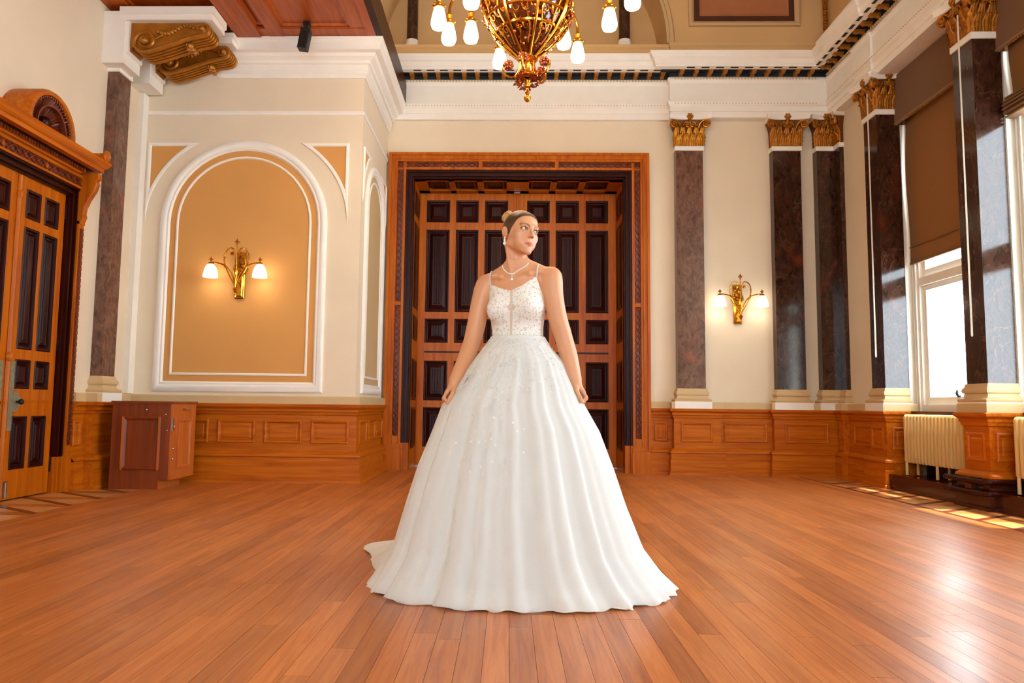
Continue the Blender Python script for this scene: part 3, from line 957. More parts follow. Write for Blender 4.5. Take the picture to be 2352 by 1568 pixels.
sf.box(ix0, ix1, 9.80, 9.90, iz, iz + 0.05).box(ix0, ix1, 10.33, YD, iz, iz + 0.05)
build(sf, 'soffit_frame', 'oak_x', D1)
for a, b in zip(bars[:-1], bars[1:]):
    build(MB().panel((a[1], 10.33, iz + 0.045), X_, -Y_, -Z_, b[0] - a[1], 0.43, [(0, 0), (0.0, 0.004), (0.05, 0.03), (0.07, 0.012)]), 'soffit_panel', 'mahog_x', D1)
build(MB().box(0.06, 0.15, 10.36, 10.42, iz - 0.02, iz), 'door_catch', 'steel', D1)
# two leaves with six columns of panels
rows_ = zr
colx = [(-1.215, -0.875), (-0.785, -0.455), (-0.36, -0.025), (0.255, 0.585), (0.675, 1.01), (1.11, 1.435)]
for li, (x0, x1, cs) in enumerate(((ix0 + 0.004, 0.100, colx[:3]), (0.106, ix1 - 0.004, colx[3:]))):
    lf = MB()
    y0, y1 = YD, YD + 0.06
    zt = iz - 0.005
    lf.box(x0, cs[0][0], y0, y1, 0.02, zt).box(cs[2][1], x1, y0, y1, 0.02, zt)
    for a, b in ((0, 1), (1, 2)):
        for z0, z1 in rows_: lf.box(cs[a][1], cs[b][0], y0, y1, z0, z1)
    zs = [0.02] + [z for r in rows_ for z in r] + [zt]
    for k in range(0, len(zs), 2):
        lf.box(cs[0][0], cs[2][1], y0, y1, zs[k], zs[k + 1])
    lf.box(x0, x1, y1 - 0.01, y1 + 0.02, 0.02, zt)
    leaf = build(lf, 'door_leaf', 'oak_z', D1)
    build(MB().box(cs[0][0], cs[2][1], y0 - 0.008, y0, 1.615, 1.64), 'lock_rail_bead', 'mahog_x', leaf)
    for a, b in cs:
        for z0, z1 in rows_:
            w, h = b - a, z1 - z0
            pr = [(0, 0.0), (0.012, 0.006), (0.024, 0.004), (0.034, -0.03), (0.044, -0.032), (0.095, -0.008), (0.100, -0.012)]
            pm_ = MB().panel((a, y0, z0), X_, Z_, -Y_, w, h, pr)
            if z0 < 3.5:
                for q in (-1, 0, 1):
                    xm = (a + b) / 2 + q * 0.036
                    e = 0.115 if h > 0.4 else 0.105
                    pm_.panel((xm - 0.013, y0 + 0.012, z0 + e), X_, Z_, -Y_, 0.026, h - 2 * e, [(0, 0), (0.003, 0.008), (0.009, 0.012)])
            build(pm_, 'panel', 'mahog_z', leaf)
build(MB().box(ix0, ix1, 10.36, 10.5, 0, 0.02), 'threshold', 'steel', D1)
build(MB().box(-1.9, 2.1, 10.58, 10.7, -0.05, 4.3), 'door_backing', 'mahog_z', D1)

# ------------------------------------------------------------------ carved side door in the left wall
XD = -4.30
D2 = thing('door_2', 'carved oak side doors with dark panels under a round shell pediment', 'door', (-4.28, 6.13, 0), kind='structure')
def leaf2(ya, yb, flip):
    cs = [(6.228, 6.435), (6.49, 6.70)]
    rs = [(0.262, 0.723), (0.964, 1.222), (1.312, 2.40), (2.478, 2.742)]
    if flip:
        cs = [(2 * 6.125 - b, 2 * 6.125 - a) for a, b in cs][::-1]
    x0, x1 = XD - 0.05, XD
    lf = MB()
    lf.box(x0, x1, ya, cs[0][0], 0.012, 2.845).box(x0, x1, cs[1][1], yb, 0.012, 2.845)
    for z0, z1 in rs: lf.box(x0, x1, cs[0][1], cs[1][0], z0, z1)
    zs = [0.012] + [z for r in rs for z in r] + [2.845]
    for k in range(0, len(zs), 2): lf.box(x0, x1, cs[0][0], cs[1][1], zs[k], zs[k + 1])
    lf.box(x0 - 0.02, x0 + 0.01, ya, yb, 0.012, 2.845)
    leaf = build(lf, 'door_leaf', 'oak_z', D2)
    build(MB().box(x1, x1 + 0.006, cs[0][0] + .12, cs[1][1], 0.838, 0.846).box(x1, x1 + 0.006, cs[0][0] + .12, cs[1][1], 0.856, 0.864), 'lock_rail_bead', 'oak_x', leaf)
    for a, b in cs:
        for z0, z1 in rs:
            pr = [(0, 0.002), (0.010, 0.010), (0.022, 0.006), (0.03, -0.022), (0.04, -0.024), (0.062, -0.004), (0.066, -0.008)]
            if z1 - z0 > 0.3: pr += [(0.078, -0.008), (0.084, 0.002), (0.09, 0.002)]
            build(MB().panel((x1, a, z0), Y_, Z_, X_, b - a, z1 - z0, pr), 'panel', 'mahog_z', leaf)
    # lock plate with knob
    lp_ = MB()
    yc = 6.20 if not flip else 6.05
    lp_.box(XD, XD + 0.004, yc - 0.03, yc + 0.03, 0.60, 1.20)
    poly = []
    s = 1 if not flip else -1
    for k in range(9):
        a = -PI / 2 + PI * k / 8
        poly.append((yc + s * (0.03 + 0.11 * math.cos(a) * (1 + 0.1 * math.cos(5 * a))), 0.85 + 0.085 * math.sin(a) * (1 + 0.1 * math.cos(5 * a))))
    lp_.prism(poly, XD, XD + 0.006, 'x')
    for z in (0.66, 0.74, 1.0, 1.06, 1.12): lp_.box(XD, XD + 0.006, yc - 0.034, yc + 0.034, z, z + 0.006)
    o = build(lp_, 'lock_plate', 'lockplate', leaf)
    build(MB().ball((XD + 0.05, yc + s * 0.07, 0.85), 0.025, 10).tube([(XD, yc + s * 0.07, 0.85), (XD + 0.05, yc + s * 0.07, 0.85)], 0.009, 8), 'door_knob', 'brass' if flip else 'iron', leaf, True)
    build(MB().tube([(XD + 0.012, yc, 0.03), (XD + 0.012, yc, 0.16)], 0.008, 6).box(XD, XD + 0.01, yc - 0.02, yc + 0.02, 0.03, 0.17), 'floor_bolt', 'steel', leaf)
    return leaf
leaf2(6.128, 6.79, False)
leaf2(5.46, 6.122, True)
ast = MB().tube([(XD + 0.008, 6.125, 0.02), (XD + 0.008, 6.125, 2.83)], 0.022, 8).ball((XD + 0.015, 6.125, 1.235), 0.034, 8, 1.4).ball((XD + 0.015, 6.125, 2.66), 0.03, 8, 1.4)
build(ast, 'astragal', 'oak_z', D2, True)
for z in (0.2, 1.35, 2.62):
    build(MB().box(XD - 0.02, XD + 0.012, 6.79, 6.806, z, z + 0.14), 'hinge', 'iron', D2)
# frame uprights: dark moulding, foot, carved strip, console
mo = MB()
ft = MB()
for s in (1, -1):
    def Yv(y): return y if s > 0 else 2 * 6.125 - y
    for a, b, x in ((6.806, 6.83, -4.275), (6.83, 6.85, -4.25), (6.85, 6.872, -4.262), (6.872, 6.89, -4.235)):
        y0, y1 = sorted((Yv(a), Yv(b)))
        mo.box(-4.4, x, y0, y1, 0.335, 2.93)
        ft.box(-4.4, x + 0.006, y0, y1, 0.0, 0.335)
    y0, y1 = sorted((Yv(6.89), Yv(6.975)))
    up = MB().box(-4.3, -4.215, y0, y1, 0.34, 2.62).box(-4.3, -4.20, y0 - 0.004, y1 + 0.004, 0, 0.34).box(-4.3, -4.205, y0, y1, 2.59, 2.62)
    build(up, 'upright', 'oak_z', D2)
    carved((-4.2145, y0 + 0.018, 0.44), Y_, Z_, X_, y1 - y0 - 0.036, 2.11, D2)
    prof = [(-4.30, 2.62), (-4.20, 2.62), (-4.185, 2.66), (-4.195, 2.70), (-4.185, 2.76), (-4.15, 2.84), (-4.10, 2.92), (-4.075, 3.0), (-4.085, 3.03), (-4.06, 3.05), (-4.06, 3.10), (-4.30, 3.10)]
    c = MB().grid([[(x, y0 + 0.005, z) for x, z in prof], [(x, y1 - 0.005, z) for x, z in prof]], True, True)
    for k in range(3):
        yy = y0 + 0.02 + k * (y1 - y0 - 0.04) / 2
        c.tube([(x + 0.003, yy, z) for x, z in prof[2:8]], 0.008, 5)
    build(c, 'console', 'oak_z', D2)
build(mo, 'frame_moulding', 'mahog_z', D2)
build(ft, 'moulding_foot', 'oak_z', D2)
build(MB().box(-4.45, -4.35, 5.3, 6.95, 0, 2.93), 'door_backing', 'mahog_z', D2)
# lintel, frieze, cornice
Y0, Y1 = 5.30, 6.95
li = MB()
for a, b, x in ((2.845, 2.868, -4.275), (2.868, 2.89, -4.25), (2.89, 2.915, -4.262), (2.915, 2.935, -4.225)):
    li.box(-4.4, x, 5.36, 6.89, a, b)
build(li, 'lintel_moulding', 'mahog_x', D2)
build(MB().box(-4.4, -4.225, Y0, 6.93, 2.935, 3.06).box(-4.4, -4.21, Y0, 6.93, 2.935, 2.955).box(-4.4, -4.21, Y0, 6.93, 3.04, 3.075), 'frieze_board', 'oak_y', D2)
for ya, yb in ((5.33, 5.78), (5.81, 6.36), (6.39, 6.90)):
    carved((-4.2245, ya, 2.957), Y_, Z_, X_, yb - ya, 0.082, D2, True)
CP = [(-4.26, Y0 - 0.02), (-4.19, Y0 - 0.02), (-4.19, Y1 + 0.0), (-4.26, Y1 + 0.0)]
CP = [(-4.30, 6.125 - 0.78), (-4.20, 6.125 - 0.78), (-4.20, 6.125 + 0.68), (-4.30, 6.125 + 0.68)]
# path must keep the room on its right: side near the viewer first
build(MB().sweep(CP[::1], [(0, 3.07), (0.02, 3.075), (0.025, 3.085), (0.045, 3.09), (0.045, 3.12), (-0.1, 3.12)]), 'bed_moulding', 'oak_y', D2)
den = MB()
for i in range(38):
    y = 5.36 + i * 0.0388
    den.box(-4.17, -4.145, y, y + 0.02, 3.088, 3.118)
build(den, 'dentil_row', 'carved', D2, kind='stuff')
build(MB().sweep(CP, [(0.03, 3.12), (0.11, 3.122), (0.115, 3.128), (0.115, 3.15)]), 'cornice_soffit', 'mahog_x', D2)
build(MB().sweep(CP, [(0.10, 3.118), (0.16, 3.118), (0.16, 3.155), (0.17, 3.16), (0.19, 3.18), (0.205, 3.205), (0.21, 3.225), (-0.1, 3.23)]), 'cornice', 'oak_y', D2)
# round shell pediment
PY, PZ, PR = 6.07, 3.225, 0.335
def pts_r(r, x, n=24): return [(x, PY + r * math.cos(PI * i / n), PZ + r * math.sin(PI * i / n)) for i in range(n + 1)]
pm = MB().grid([pts_r(PR, -4.26), pts_r(PR, -4.02), pts_r(PR - 0.015, -3.99), pts_r(PR - 0.05, -3.99), pts_r(PR - 0.055, -4.01), pts_r(PR - 0.075, -4.01)])
build(pm, 'pediment_arch', 'oak_y', D2, True)
sh = MB()
for k in range(4):
    pass
rws = []
for q in range(7):
    t_ = q / 6
    r = (PR - 0.075) * (1 - t_) + 0.075 * t_
    rws.append([(-4.02 - 0.10 * t_ + 0.012 * math.cos(i / 96 * PI * 26 * 2) * (1 - 0.5 * t_), PY + r * math.cos(PI * i / 96), PZ + r * math.sin(PI * i / 96)) for i in range(97)])
sh.grid(rws)
build(sh, 'shell', 'carved', D2, True)
bd = MB()
for i in range(30):
    a = PI * (i + 0.5) / 30
    bd.ball((-4.005, PY + (PR - 0.065) * math.cos(a), PZ + (PR - 0.065) * math.sin(a)), 0.011, 6)
bd.grid([pts_r(PR - 0.13, -4.02), pts_r(PR - 0.13, -4.0), pts_r(PR - 0.145, -4.0), pts_r(PR - 0.145, -4.04)])
build(bd, 'shell_beading', 'carved', D2, True)
hm = MB().ball((-4.08, PY, PZ + 0.055), 0.06, 10)
for a in range(5): hm.ball((-4.06, PY + 0.055 * math.cos(a * PI / 4), PZ + 0.02 + 0.06 * math.sin(a * PI / 4)), 0.024, 6)
build(hm, 'shell_heart', 'mahog_z', D2, True)
sc = MB().tube([(-3.99 - 0.0 * t, 6.91 + 0.035 * math.cos(t * .55), 3.265 + 0.045 * math.sin(t * .55)) for t in range(9)], [0.022] * 9, 7).box(-4.25, -3.975, 6.875, 6.945, 3.225, 3.295)
build(sc, 'scroll_end', 'oak_y', D2, True)

# ------------------------------------------------------------------ gallery floor over the corner bay, carried on gilt brackets
G = thing('ceiling_gallery', 'panelled reddish wooden underside of the gallery in the upper corner', 'gallery', (-2.9, 6.5, 5.0), kind='structure')
build(MB().box(-4.25, -1.45, 4.0, 9.75, 5.04, 5.2), 'boarding', 'gallery', G)
gb = MB()
gb.box(-4.25, -3.1, 7.33, 7.52, 4.984, 5.04).box(-4.25, -4.02, 4.0, 7.33, 4.985, 5.04).box(-3.10, -2.82, 4.0, 7.82, 4.97, 5.04)
gb.box(-2.72, -2.55, 4.0, 7.82, 4.982, 5.04).box(-1.78, -1.62, 4.0, 9.7, 5.0, 5.04).box(-3.12, -1.6, 7.66, 7.9, 4.991, 5.04)
for y in (4.4, 5.9): gb.box(-4.25, -1.45, y, y + 0.2, 4.988, 5.04)
build(gb, 'beam', 'gallery', G)
build(MB().box(-1.62, -1.52, 4.0, 9.72, 4.985, 5.25), 'edge_board', 'gallery', G)
build(MB().box(-1.52, -1.445, 4.0, 9.72, 4.985, 5.30), 'edge_moulding', 'mahog_x', G)
for (xa, xb, ya, yb) in ((-4.02, -3.10, 6.12, 7.33), (-2.55, -1.78, 6.12, 7.66), (-2.82, -2.72, 6.1, 7.6), (-4.02, -3.10, 4.62, 5.88), (-2.55, -1.78, 4.62, 5.88)):
    build(MB().panel((xa, yb, 5.042), X_, -Y_, -Z_, xb - xa, yb - ya, [(0, 0), (0, 0.03), (0.03, 0.03), (0.04, 0.006), (0.02 if xb - xa < .2 else 0.08, 0.006)]), 'panel', 'gallery', G)

def bracket(y0, y1, x0, label, dx=0.0, z_=4.62):
    b = thing('bracket', label, 'bracket', (x0, (y0 + y1) / 2, z_), group='gilt brackets under the gallery')
    # S profile in the x-z plane
    big = Vector((x0 + 0.16, z_ + 0.0))
    sml = Vector((x0 + 0.76, z_ + 0.125))
    rb, rs_ = 0.12, 0.07
    lower = []
    for i in range(8):
        a = PI - PI * 0.62 * i / 7
        lower.append((big.x + rb * math.cos(a), big.y - rb * math.sin(a)))
    p0 = Vector(lower[-1])
    p1 = Vector((sml.x - 0.03, sml.y - rs_))
    mid = []
    for i in range(1, 8):
        t_ = i / 8
        h = t_ * t_ * (3 - 2 * t_)
        mid.append((p0.x + (p1.x - p0.x) * t_, p0.y + (p1.y - p0.y) * (0.75 * t_ + 0.25 * h)))
    fr = [(sml.x + rs_ * math.sin(a), sml.y - rs_ * math.cos(a)) for a in [PI * k / 7 for k in range(8)]]
    prof = [(x0, z_ + 0.2), (x0, z_ - 0.11)] + [(max(x0 + .005, p[0]), p[1]) for p in lower[1:]] + mid + fr + [(sml.x, z_ + 0.2)]
    body = MB().grid([[(x, y0 + 0.02, z) for x, z in prof], [(x, y1 - 0.02, z) for x, z in prof]], True, True)
    build(body, 'scroll_body', 'bronze', b)
    spine = [(x, z) for x, z in lower + mid + fr]
    for k in range(5):
        yy = y0 + 0.03 + k * (y1 - y0 - 0.06) / 4
        build(MB().tube([(x, yy, z - 0.002) for x, z in spine], 0.015, 6), 'rib', 'bronze', b, True)
    for yy, s in ((y0 + 0.012, -1), (y1 - 0.012, 1)):
        def spiral(c, r, a0, turns, sg):
            return [(c.x + r * (1 - 0.82 * t_) * math.cos(a0 + sg * turns * 2 * PI * t_), yy, c.y + r * (1 - 0.82 * t_) * math.sin(a0 + sg * turns * 2 * PI * t_)) for t_ in [i / 26 for i in range(27)]]
        edge = [(x, yy, z) for x, z in lower + mid]
        vb = MB().tube(edge + spiral(sml, rs_, -PI / 2, 1.6, 1), 0.022, 6)
        vb.tube(spiral(big, rb * 0.95, PI * 1.1, 1.7, -1), 0.02, 6)
        vb.ball((big.x, yy + s * 0.01, big.y), 0.045, 8).ball((sml.x, yy + s * 0.012, sml.y), 0.035, 10)
        build(vb, 'scroll_edge', 'bronze', b, True)
        lf = MB()
        for i in range(13):
            t_ = i / 12
            lf.ball((x0 + 0.30 + 0.4 * t_, yy, z_ + 0.10 + 0.05 * t_ - 0.03 * math.sin(t_ * 7)), 0.03 - 0.014 * t_, 6)
        build(lf, 'leaf_ornament', 'bronze', b, True)
        lf = MB().tube([(x0 + 0.26, yy, z_ + 0.02), (x0 + 0.40, yy, z_ + 0.09), (x0 + 0.52, yy, z_ + 0.15)], [0.008, 0.016, 0.006], 6)
        build(lf, 'leaf_stem', 'bronze', b, True)
    ac = MB()
    for i in range(9):
        ac.ball((x0 + 0.60 + 0.02 * math.cos(i * 2.2), y0 + 0.06 + (y1 - y0 - .12) * i / 8, z_ - 0.03 + 0.02 * math.sin(i * 1.9)), 0.035, 7)
    build(ac, 'leaf_band', 'bronze', b, True)
    wb_ = MB()
    wb_.box(-4.25, x0 - 0.03, y0 - 0.04, y1 + 0.03, z_ - 0.26, z_ + 0.30)
    wb_.box(x0 - 0.03, x0, y0 - 0.02, y1 + 0.02, z_ - 0.14, z_ + 0.2)
    wb_.box(x0 - 0.09, x0 + 0.88, y0 - 0.045, y1 + 0.03, z_ + 0.20, z_ + 0.26).box(x0 - 0.09, x0 + 0.90, y0 - 0.06, y1 + 0.03, z_ + 0.26, z_ + 0.34 if y0 < 7.5 else z_ + 0.315)
    build(wb_, 'white_block', 'white', b)
    return b
bracket(7.20, 7.46, -3.99, 'nearer gilt scroll bracket in its white block, above the brown marble pilaster')
bracket(7.74, 7.98, -3.985, 'farther gilt scroll bracket against the bay cornice, behind the larger one', z_=4.645)

# spotlight-like loudspeaker on the bay cornice
sp = thing('loudspeaker', 'small black loudspeaker hung tilted from the gallery underside, before the bay cornice', 'speaker', (-2.27, 7.6, 4.73))
build(MB().box(-0.05, 0.05, -0.05, 0.05, 0.02, 0.25).xf(Matrix.Translation((-2.285, 7.6, 4.72)) @ Matrix.Rotation(R(9), 4, 'Y') @ Matrix.Translation((0, 0, -0.02))), 'case', 'black', sp)
build(MB().tube([(-2.25, 7.6, 4.93), (-2.245, 7.6, 5.04)], 0.012, 8).box(-2.28, -2.21, 7.57, 7.63, 4.982, 5.04), 'mount', 'iron', sp)
build(MB().panel((-0.04, -0.0505, 0.03), X_, Z_, -Y_, 0.08, 0.2, [(0, 0), (0.006, 0.004), (0.012, 0.001)]).xf(Matrix.Translation((-2.285, 7.6, 4.72)) @ Matrix.Rotation(R(9), 4, 'Y') @ Matrix.Translation((0, 0, -0.02))), 'grille', 'iron', sp)
# ------------------------------------------------------------------ wall lamps
def finial(mb, c, s=1.0):
    x, y, z = c
    mb.lathe([(0.001, 0), (0.008 * s, 0.004 * s), (0.006 * s, 0.014 * s), (0.02 * s, 0.03 * s), (0.012 * s, 0.042 * s), (0.005 * s, 0.06 * s), (0.001, 0.075 * s)], c, 10)
    for a in range(4):
        dx, dy = math.cos(a * PI / 2 + .4), math.sin(a * PI / 2 + .4)
        mb.tube([(x, y, z + 0.03 * s), (x + 0.022 * s * dx, y + 0.022 * s * dy, z + 0.042 * s), (x + 0.03 * s * dx, y + 0.03 * s * dy, z + 0.03 * s)], [0.005 * s, 0.005 * s, 0.003 * s], 5)
    return mb
def shade_prof(r, h):
    return [(0.30 * r, 0), (0.42 * r, -0.03 * h), (0.66 * r, -0.2 * h), (0.86 * r, -0.5 * h), (0.97 * r, -0.82 * h), (1.0 * r, -1.0 * h)]
def bez(a, b, c, d, n=12):
    a, b, c, d = map(Vector, (a, b, c, d))
    return [a * (1 - t) ** 3 + b * 3 * t * (1 - t) ** 2 + c * 3 * t * t * (1 - t) + d * t ** 3 for t in [i / n for i in range(n + 1)]]
def sconce(label, loc):
    T = thing('wall_lamp', label, 'lamp', loc, group='brass wall lamps')
    P = -0.15
    bp = MB()
    bp.box(-0.055, 0.055, -0.02, 0, -0.275, 0.0).panel((-0.055, -0.02, -0.275), X_, Z_, -Y_, 0.11, 0.275, [(0, 0), (0.008, 0.008), (0.02, 0.003), (0.03, 0.012)])
    put('back_plate', bp.mesh('back_plate', 'brass'), T, (0, 0, 0))
    op = MB()
    poly = [(-0.055, 0), (-0.085, 0.05), (-0.08, 0.10), (-0.06, 0.13), (-0.062, 0.25), (0.062, 0.25), (0.06, 0.13), (0.08, 0.10), (0.085, 0.05), (0.055, 0)]
    op.prism(poly, -0.014, 0)
    for s in (-1, 1):
        op.tube([(s * 0.03, -0.018, 0.05), (s * 0.055, -0.022, 0.12), (s * 0.04, -0.022, 0.2), (s * 0.015, -0.02, 0.235)], 0.009, 6)
    op.ball((0, -0.02, 0.06), 0.03, 10)
    for q in range(16):
        op.ball((0.055 * math.cos(q * 2.4) * (1 - q / 26), -0.022 - 0.012 * (q % 3), 0.03 + 0.2 * (q / 16)), 0.02 - 0.0005 * q, 7)
    put('upper_plate', op.mesh('upper_plate', 'gold', True), T, (0, 0, 0))
    bar = MB().tube([(0, 0, -0.02), (0, P, -0.02)], 0.014, 8).ball((0, P * 0.5, -0.02), 0.022, 8)
    put('support', bar.mesh('support', 'brass', True), T, (0, 0, 0))
    st = MB().tube([(0, P, -0.19), (0, P, 0.30)], 0.008, 8).lathe([(0.001, -0.235), (0.012, -0.225), (0.016, -0.21), (0.03, -0.19), (0.012, -0.17), (0.01, -0.1), (0.02, -0.04), (0.028, 0), (0.016, 0.05), (0.01, 0.09), (0.016, 0.13), (0.008, 0.16)], (0, P, 0), 12)
    st.ball((0, P, -0.245), 0.012, 8)
    put('stem', st.mesh('stem', 'brass', True), T, (0, 0, 0))
    put('finial', finial(MB(), (0, P, 0.30), 1.15).mesh('finial', 'gold', True), T, (0, 0, 0))
    for s in (-1, 1):
        ht = MB().tube(bez((0, P, -0.16), (s * 0.10, P, 0.0), (s * 0.19, P, 0.16), (s * 0.10, P, 0.26)) + bez((s * 0.10, P, 0.26), (s * 0.04, P, 0.30), (s * 0.01, P, 0.24), (s * 0.045, P, 0.20), 7)[1:], [0.008] * 20, 7)
        ht.ball((s * 0.05, P, 0.205), 0.022, 7)
        for q in range(4): ht.ball((s * (0.128 + 0.006 * math.sin(q)), P, 0.06 + q * 0.035), 0.010, 6)
        put('scroll', ht.mesh('scroll', 'brass', True), T, (0, 0, 0))
        ar = MB().tube(bez((0, P, -0.15), (s * 0.05, P, 0.02), (s * 0.10, P, 0.11), (s * 0.275, P - 0.02, 0.105)), 0.008, 8)
        a = put('arm', ar.mesh('arm', 'brass', True), T, (0, 0, 0))
        gl = MB().lathe([(0.012, 0.11), (0.03, 0.10), (0.035, 0.085), (0.028, 0.078)], (s * 0.275, P - 0.02, 0), 14)
        put('gallery_cup', finial(gl, (s * 0.275, P - 0.02, 0.105), 0.95).mesh('gallery_cup', 'gold', True), a, (0, 0, 0))
        put('lamp_shade', MB().lathe(shade_prof(0.080, 0.145), (s * 0.275, P - 0.02, 0.085), 16).mesh('lamp_shade', 'shade_w', True), a, (0, 0, 0))
    return T
s1 = sconce('two-armed brass wall lamp lit inside the ochre arched niche', (-3.03, 8.045, 2.305))
s2 = sconce('two-armed brass wall lamp lit between the two right-hand marble pilasters of the cream wall', (3.06, 9.75, 2.265))

# ------------------------------------------------------------------ chandelier
CX, CY = 0.14, 6.0
CH = thing('chandelier', 'large gilt chandelier with amber glass bowl and lit white shades', 'chandelier', (CX, CY, 3.45))
C0 = (CX, CY, 0)
bowl = MB().lathe([(0.055, 3.84), (0.09, 3.86), (0.17, 3.93), (0.26, 4.03), (0.34, 4.15), (0.375, 4.26), (0.37, 4.36), (0.35, 4.42)], C0, 32)
build(bowl, 'glass_bowl', 'amber', CH, True)
build(MB().lathe([(0.36, 4.40), (0.385, 4.41), (0.395, 4.44), (0.38, 4.47), (0.35, 4.47)], C0, 32).lathe([(0.375, 4.28), (0.388, 4.29), (0.388, 4.31), (0.375, 4.32)], C0, 32), 'bowl_rim', 'brass', CH, True)
for k in range(8):
    a = 2 * PI * k / 8 + 0.2
    pr = [(0.075, 3.83), (0.12, 3.87), (0.195, 3.94), (0.285, 4.03), (0.36, 4.15), (0.392, 4.26), (0.39, 4.36), (0.375, 4.44)]
    pts = [(CX + r * math.cos(a), CY + r * math.sin(a), z) for r, z in pr]
    rb = build(MB().tube(pts, [0.014, 0.012, 0.012, 0.014, 0.016, 0.018, 0.02, 0.02], 7), 'rib', 'brass', CH, True)
    a2 = a + PI / 8
    lobe = MB()
    rows = []
    for i in range(6):
        t_ = i / 5
        rr, zz = 0.385 - 0.03 * t_ - 0.05 * t_ * t_, 4.40 - 0.20 * t_
        rows.append([(CX + (rr + 0.01) * math.cos(a2 + u * 0.24 * math.cos(t_ * PI / 2 * 0.98)), CY + (rr + 0.01) * math.sin(a2 + u * 0.24 * math.cos(t_ * PI / 2 * 0.98)), zz) for u in (-1, -.6, -.2, .2, .6, 1)])
    lobe.grid(rows)
    build(lobe, 'shell_lobe', 'brass', CH, True)
rg = random.Random(3)
fol = MB()
for i in range(420):
    a = rg.random() * 2 * PI
    z = rg.uniform(3.88, 4.40)
    r = np.interp(z, [3.84, 3.93, 4.03, 4.15, 4.26, 4.45], [0.07, 0.18, 0.27, 0.35, 0.385, 0.375]) + rg.uniform(0.0, 0.03)
    c = Vector((CX + r * math.cos(a), CY + r * math.sin(a), z))
    if i % 3 == 0:
        fol.ball(c, rg.uniform(0.006, 0.013), 8)
    else:
        t_ = Vector((rg.uniform(-1, 1), rg.uniform(-1, 1), rg.uniform(-1, 1))).normalized()
        o = t_.orthogonal().normalized()
        s = rg.uniform(0.018, 0.038)
        fol.add([c, c + t_ * s * .5 + o * s * .3, c + t_ * s, c + t_ * s * .5 - o * s * .3], [(0, 1, 2, 3)])
def bowl_r(z): return float(np.interp(z, [3.84, 3.86, 3.93, 4.03, 4.15, 4.26, 4.36, 4.45], [0.06, 0.095, 0.175, 0.265, 0.345, 0.382, 0.378, 0.372]))
def onb(a, z, o=0.006): return Vector((CX + (bowl_r(z) + o) * math.cos(a), CY + (bowl_r(z) + o) * math.sin(a), z))
for k in range(8):
    a = 2 * PI * k / 8 + 0.2
    fg = MB()
    for s in (0.25, 0.75):
        a1 = a + PI / 4 * s
        fg.tube([onb(a1 + 0.12 * math.sin(t * 0.75) * (4.5 - (3.9 + t * 0.035)), 3.9 + t * 0.035) for t in range(14)], 0.007, 6)
    for z in (4.0, 4.12, 4.24):
        for q in range(2):
            ac_ = a + PI / 8 + (q - 0.5) * 0.24
            rr = 0.045 * (z - 3.7) / 0.4
            fg.tube([onb(ac_ + rr / bowl_r(z) * math.cos(t * .6) * (1 - t / 16), z + rr * math.sin(t * .6) * (1 - t / 16)) for t in range(14)], 0.006, 5)
    build(fg, 'filigree', 'brass' if k % 2 else 'gold', CH, True)
build(MB().lathe([(0.275, 4.025), (0.283, 4.03), (0.285, 4.045), (0.278, 4.05)], C0, 40).lathe([(0.352, 4.14), (0.362, 4.145), (0.364, 4.16), (0.355, 4.165)], C0, 40), 'hoop', 'brass', CH, True)
build(fol, 'foliage', 'copper', CH, kind='stuff')
kn = MB().lathe([(0.001, 3.445), (0.014, 3.45), (0.028, 3.468), (0.03, 3.488), (0.02, 3.508), (0.012, 3.515), (0.022, 3.525), (0.014, 3.54), (0.012, 3.565), (0.03, 3.575), (0.034, 3.59), (0.02, 3.60), (0.03, 3.63)], C0, 18)
build(kn, 'drop_finial', 'brass', CH, True)
build(MB().lathe([(0.02, 3.66), (0.07, 3.665), (0.095, 3.655), (0.09, 3.675), (0.06, 3.70), (0.03, 3.72), (0.024, 3.75), (0.03, 3.79), (0.07, 3.80), (0.09, 3.82), (0.075, 3.85), (0.06, 3.86)], C0, 22), 'stem_collar', 'brass', CH, True)
fl = MB()
for i in range(90):
    a = rg.random() * 2 * PI
    ph = rg.uniform(-0.2, 1.1)
    r = 0.085 * math.cos(ph) + 0.012
    c = Vector((CX + r * math.cos(a), CY + r * math.sin(a), 3.665 - 0.075 * math.sin(max(ph, 0)) - 0.01))
    t_ = Vector((math.cos(a), math.sin(a), rg.uniform(-1, .4))).normalized()
    o = Vector((-math.sin(a), math.cos(a), rg.uniform(-.5, .5))).normalized()
    s = rg.uniform(0.02, 0.045)
    fl.add([c, c + t_ * s * .5 + o * s * .4, c + t_ * s, c + t_ * s * .5 - o * s * .4], [(0, 1, 2, 3)])
build(fl, 'flower_cluster', 'copper', CH, kind='stuff')
for k in range(5):
    a = 2 * PI * k / 5 - 0.55
    dx, dy = math.cos(a), math.sin(a)
    def Q(r, z): return (CX + r * dx, CY + r * dy, z)
    o = build(MB().tube(bez(Q(0.06, 3.84), Q(0.05, 3.68), Q(0.12, 3.62), Q(0.19, 3.68)) + bez(Q(0.19, 3.68), Q(0.25, 3.75), Q(0.18, 3.82), Q(0.15, 3.78), 8)[1:], 0.010, 7), 'scroll_arm', 'brass', CH, True)
    rs = MB().ball(Q(0.165, 3.765), 0.028, 8)
    for j in range(7):
        for ph in (-0.7, 0, 0.7):
            q_ = Vector(Q(0.165, 3.765)) + 0.034 * Vector((math.cos(j * 0.9) * math.cos(ph), math.sin(j * 0.9) * math.cos(ph), math.sin(ph)))
            rs.ball(q_, 0.014, 6)
    build(rs, 'rosette', 'copper', o, True)
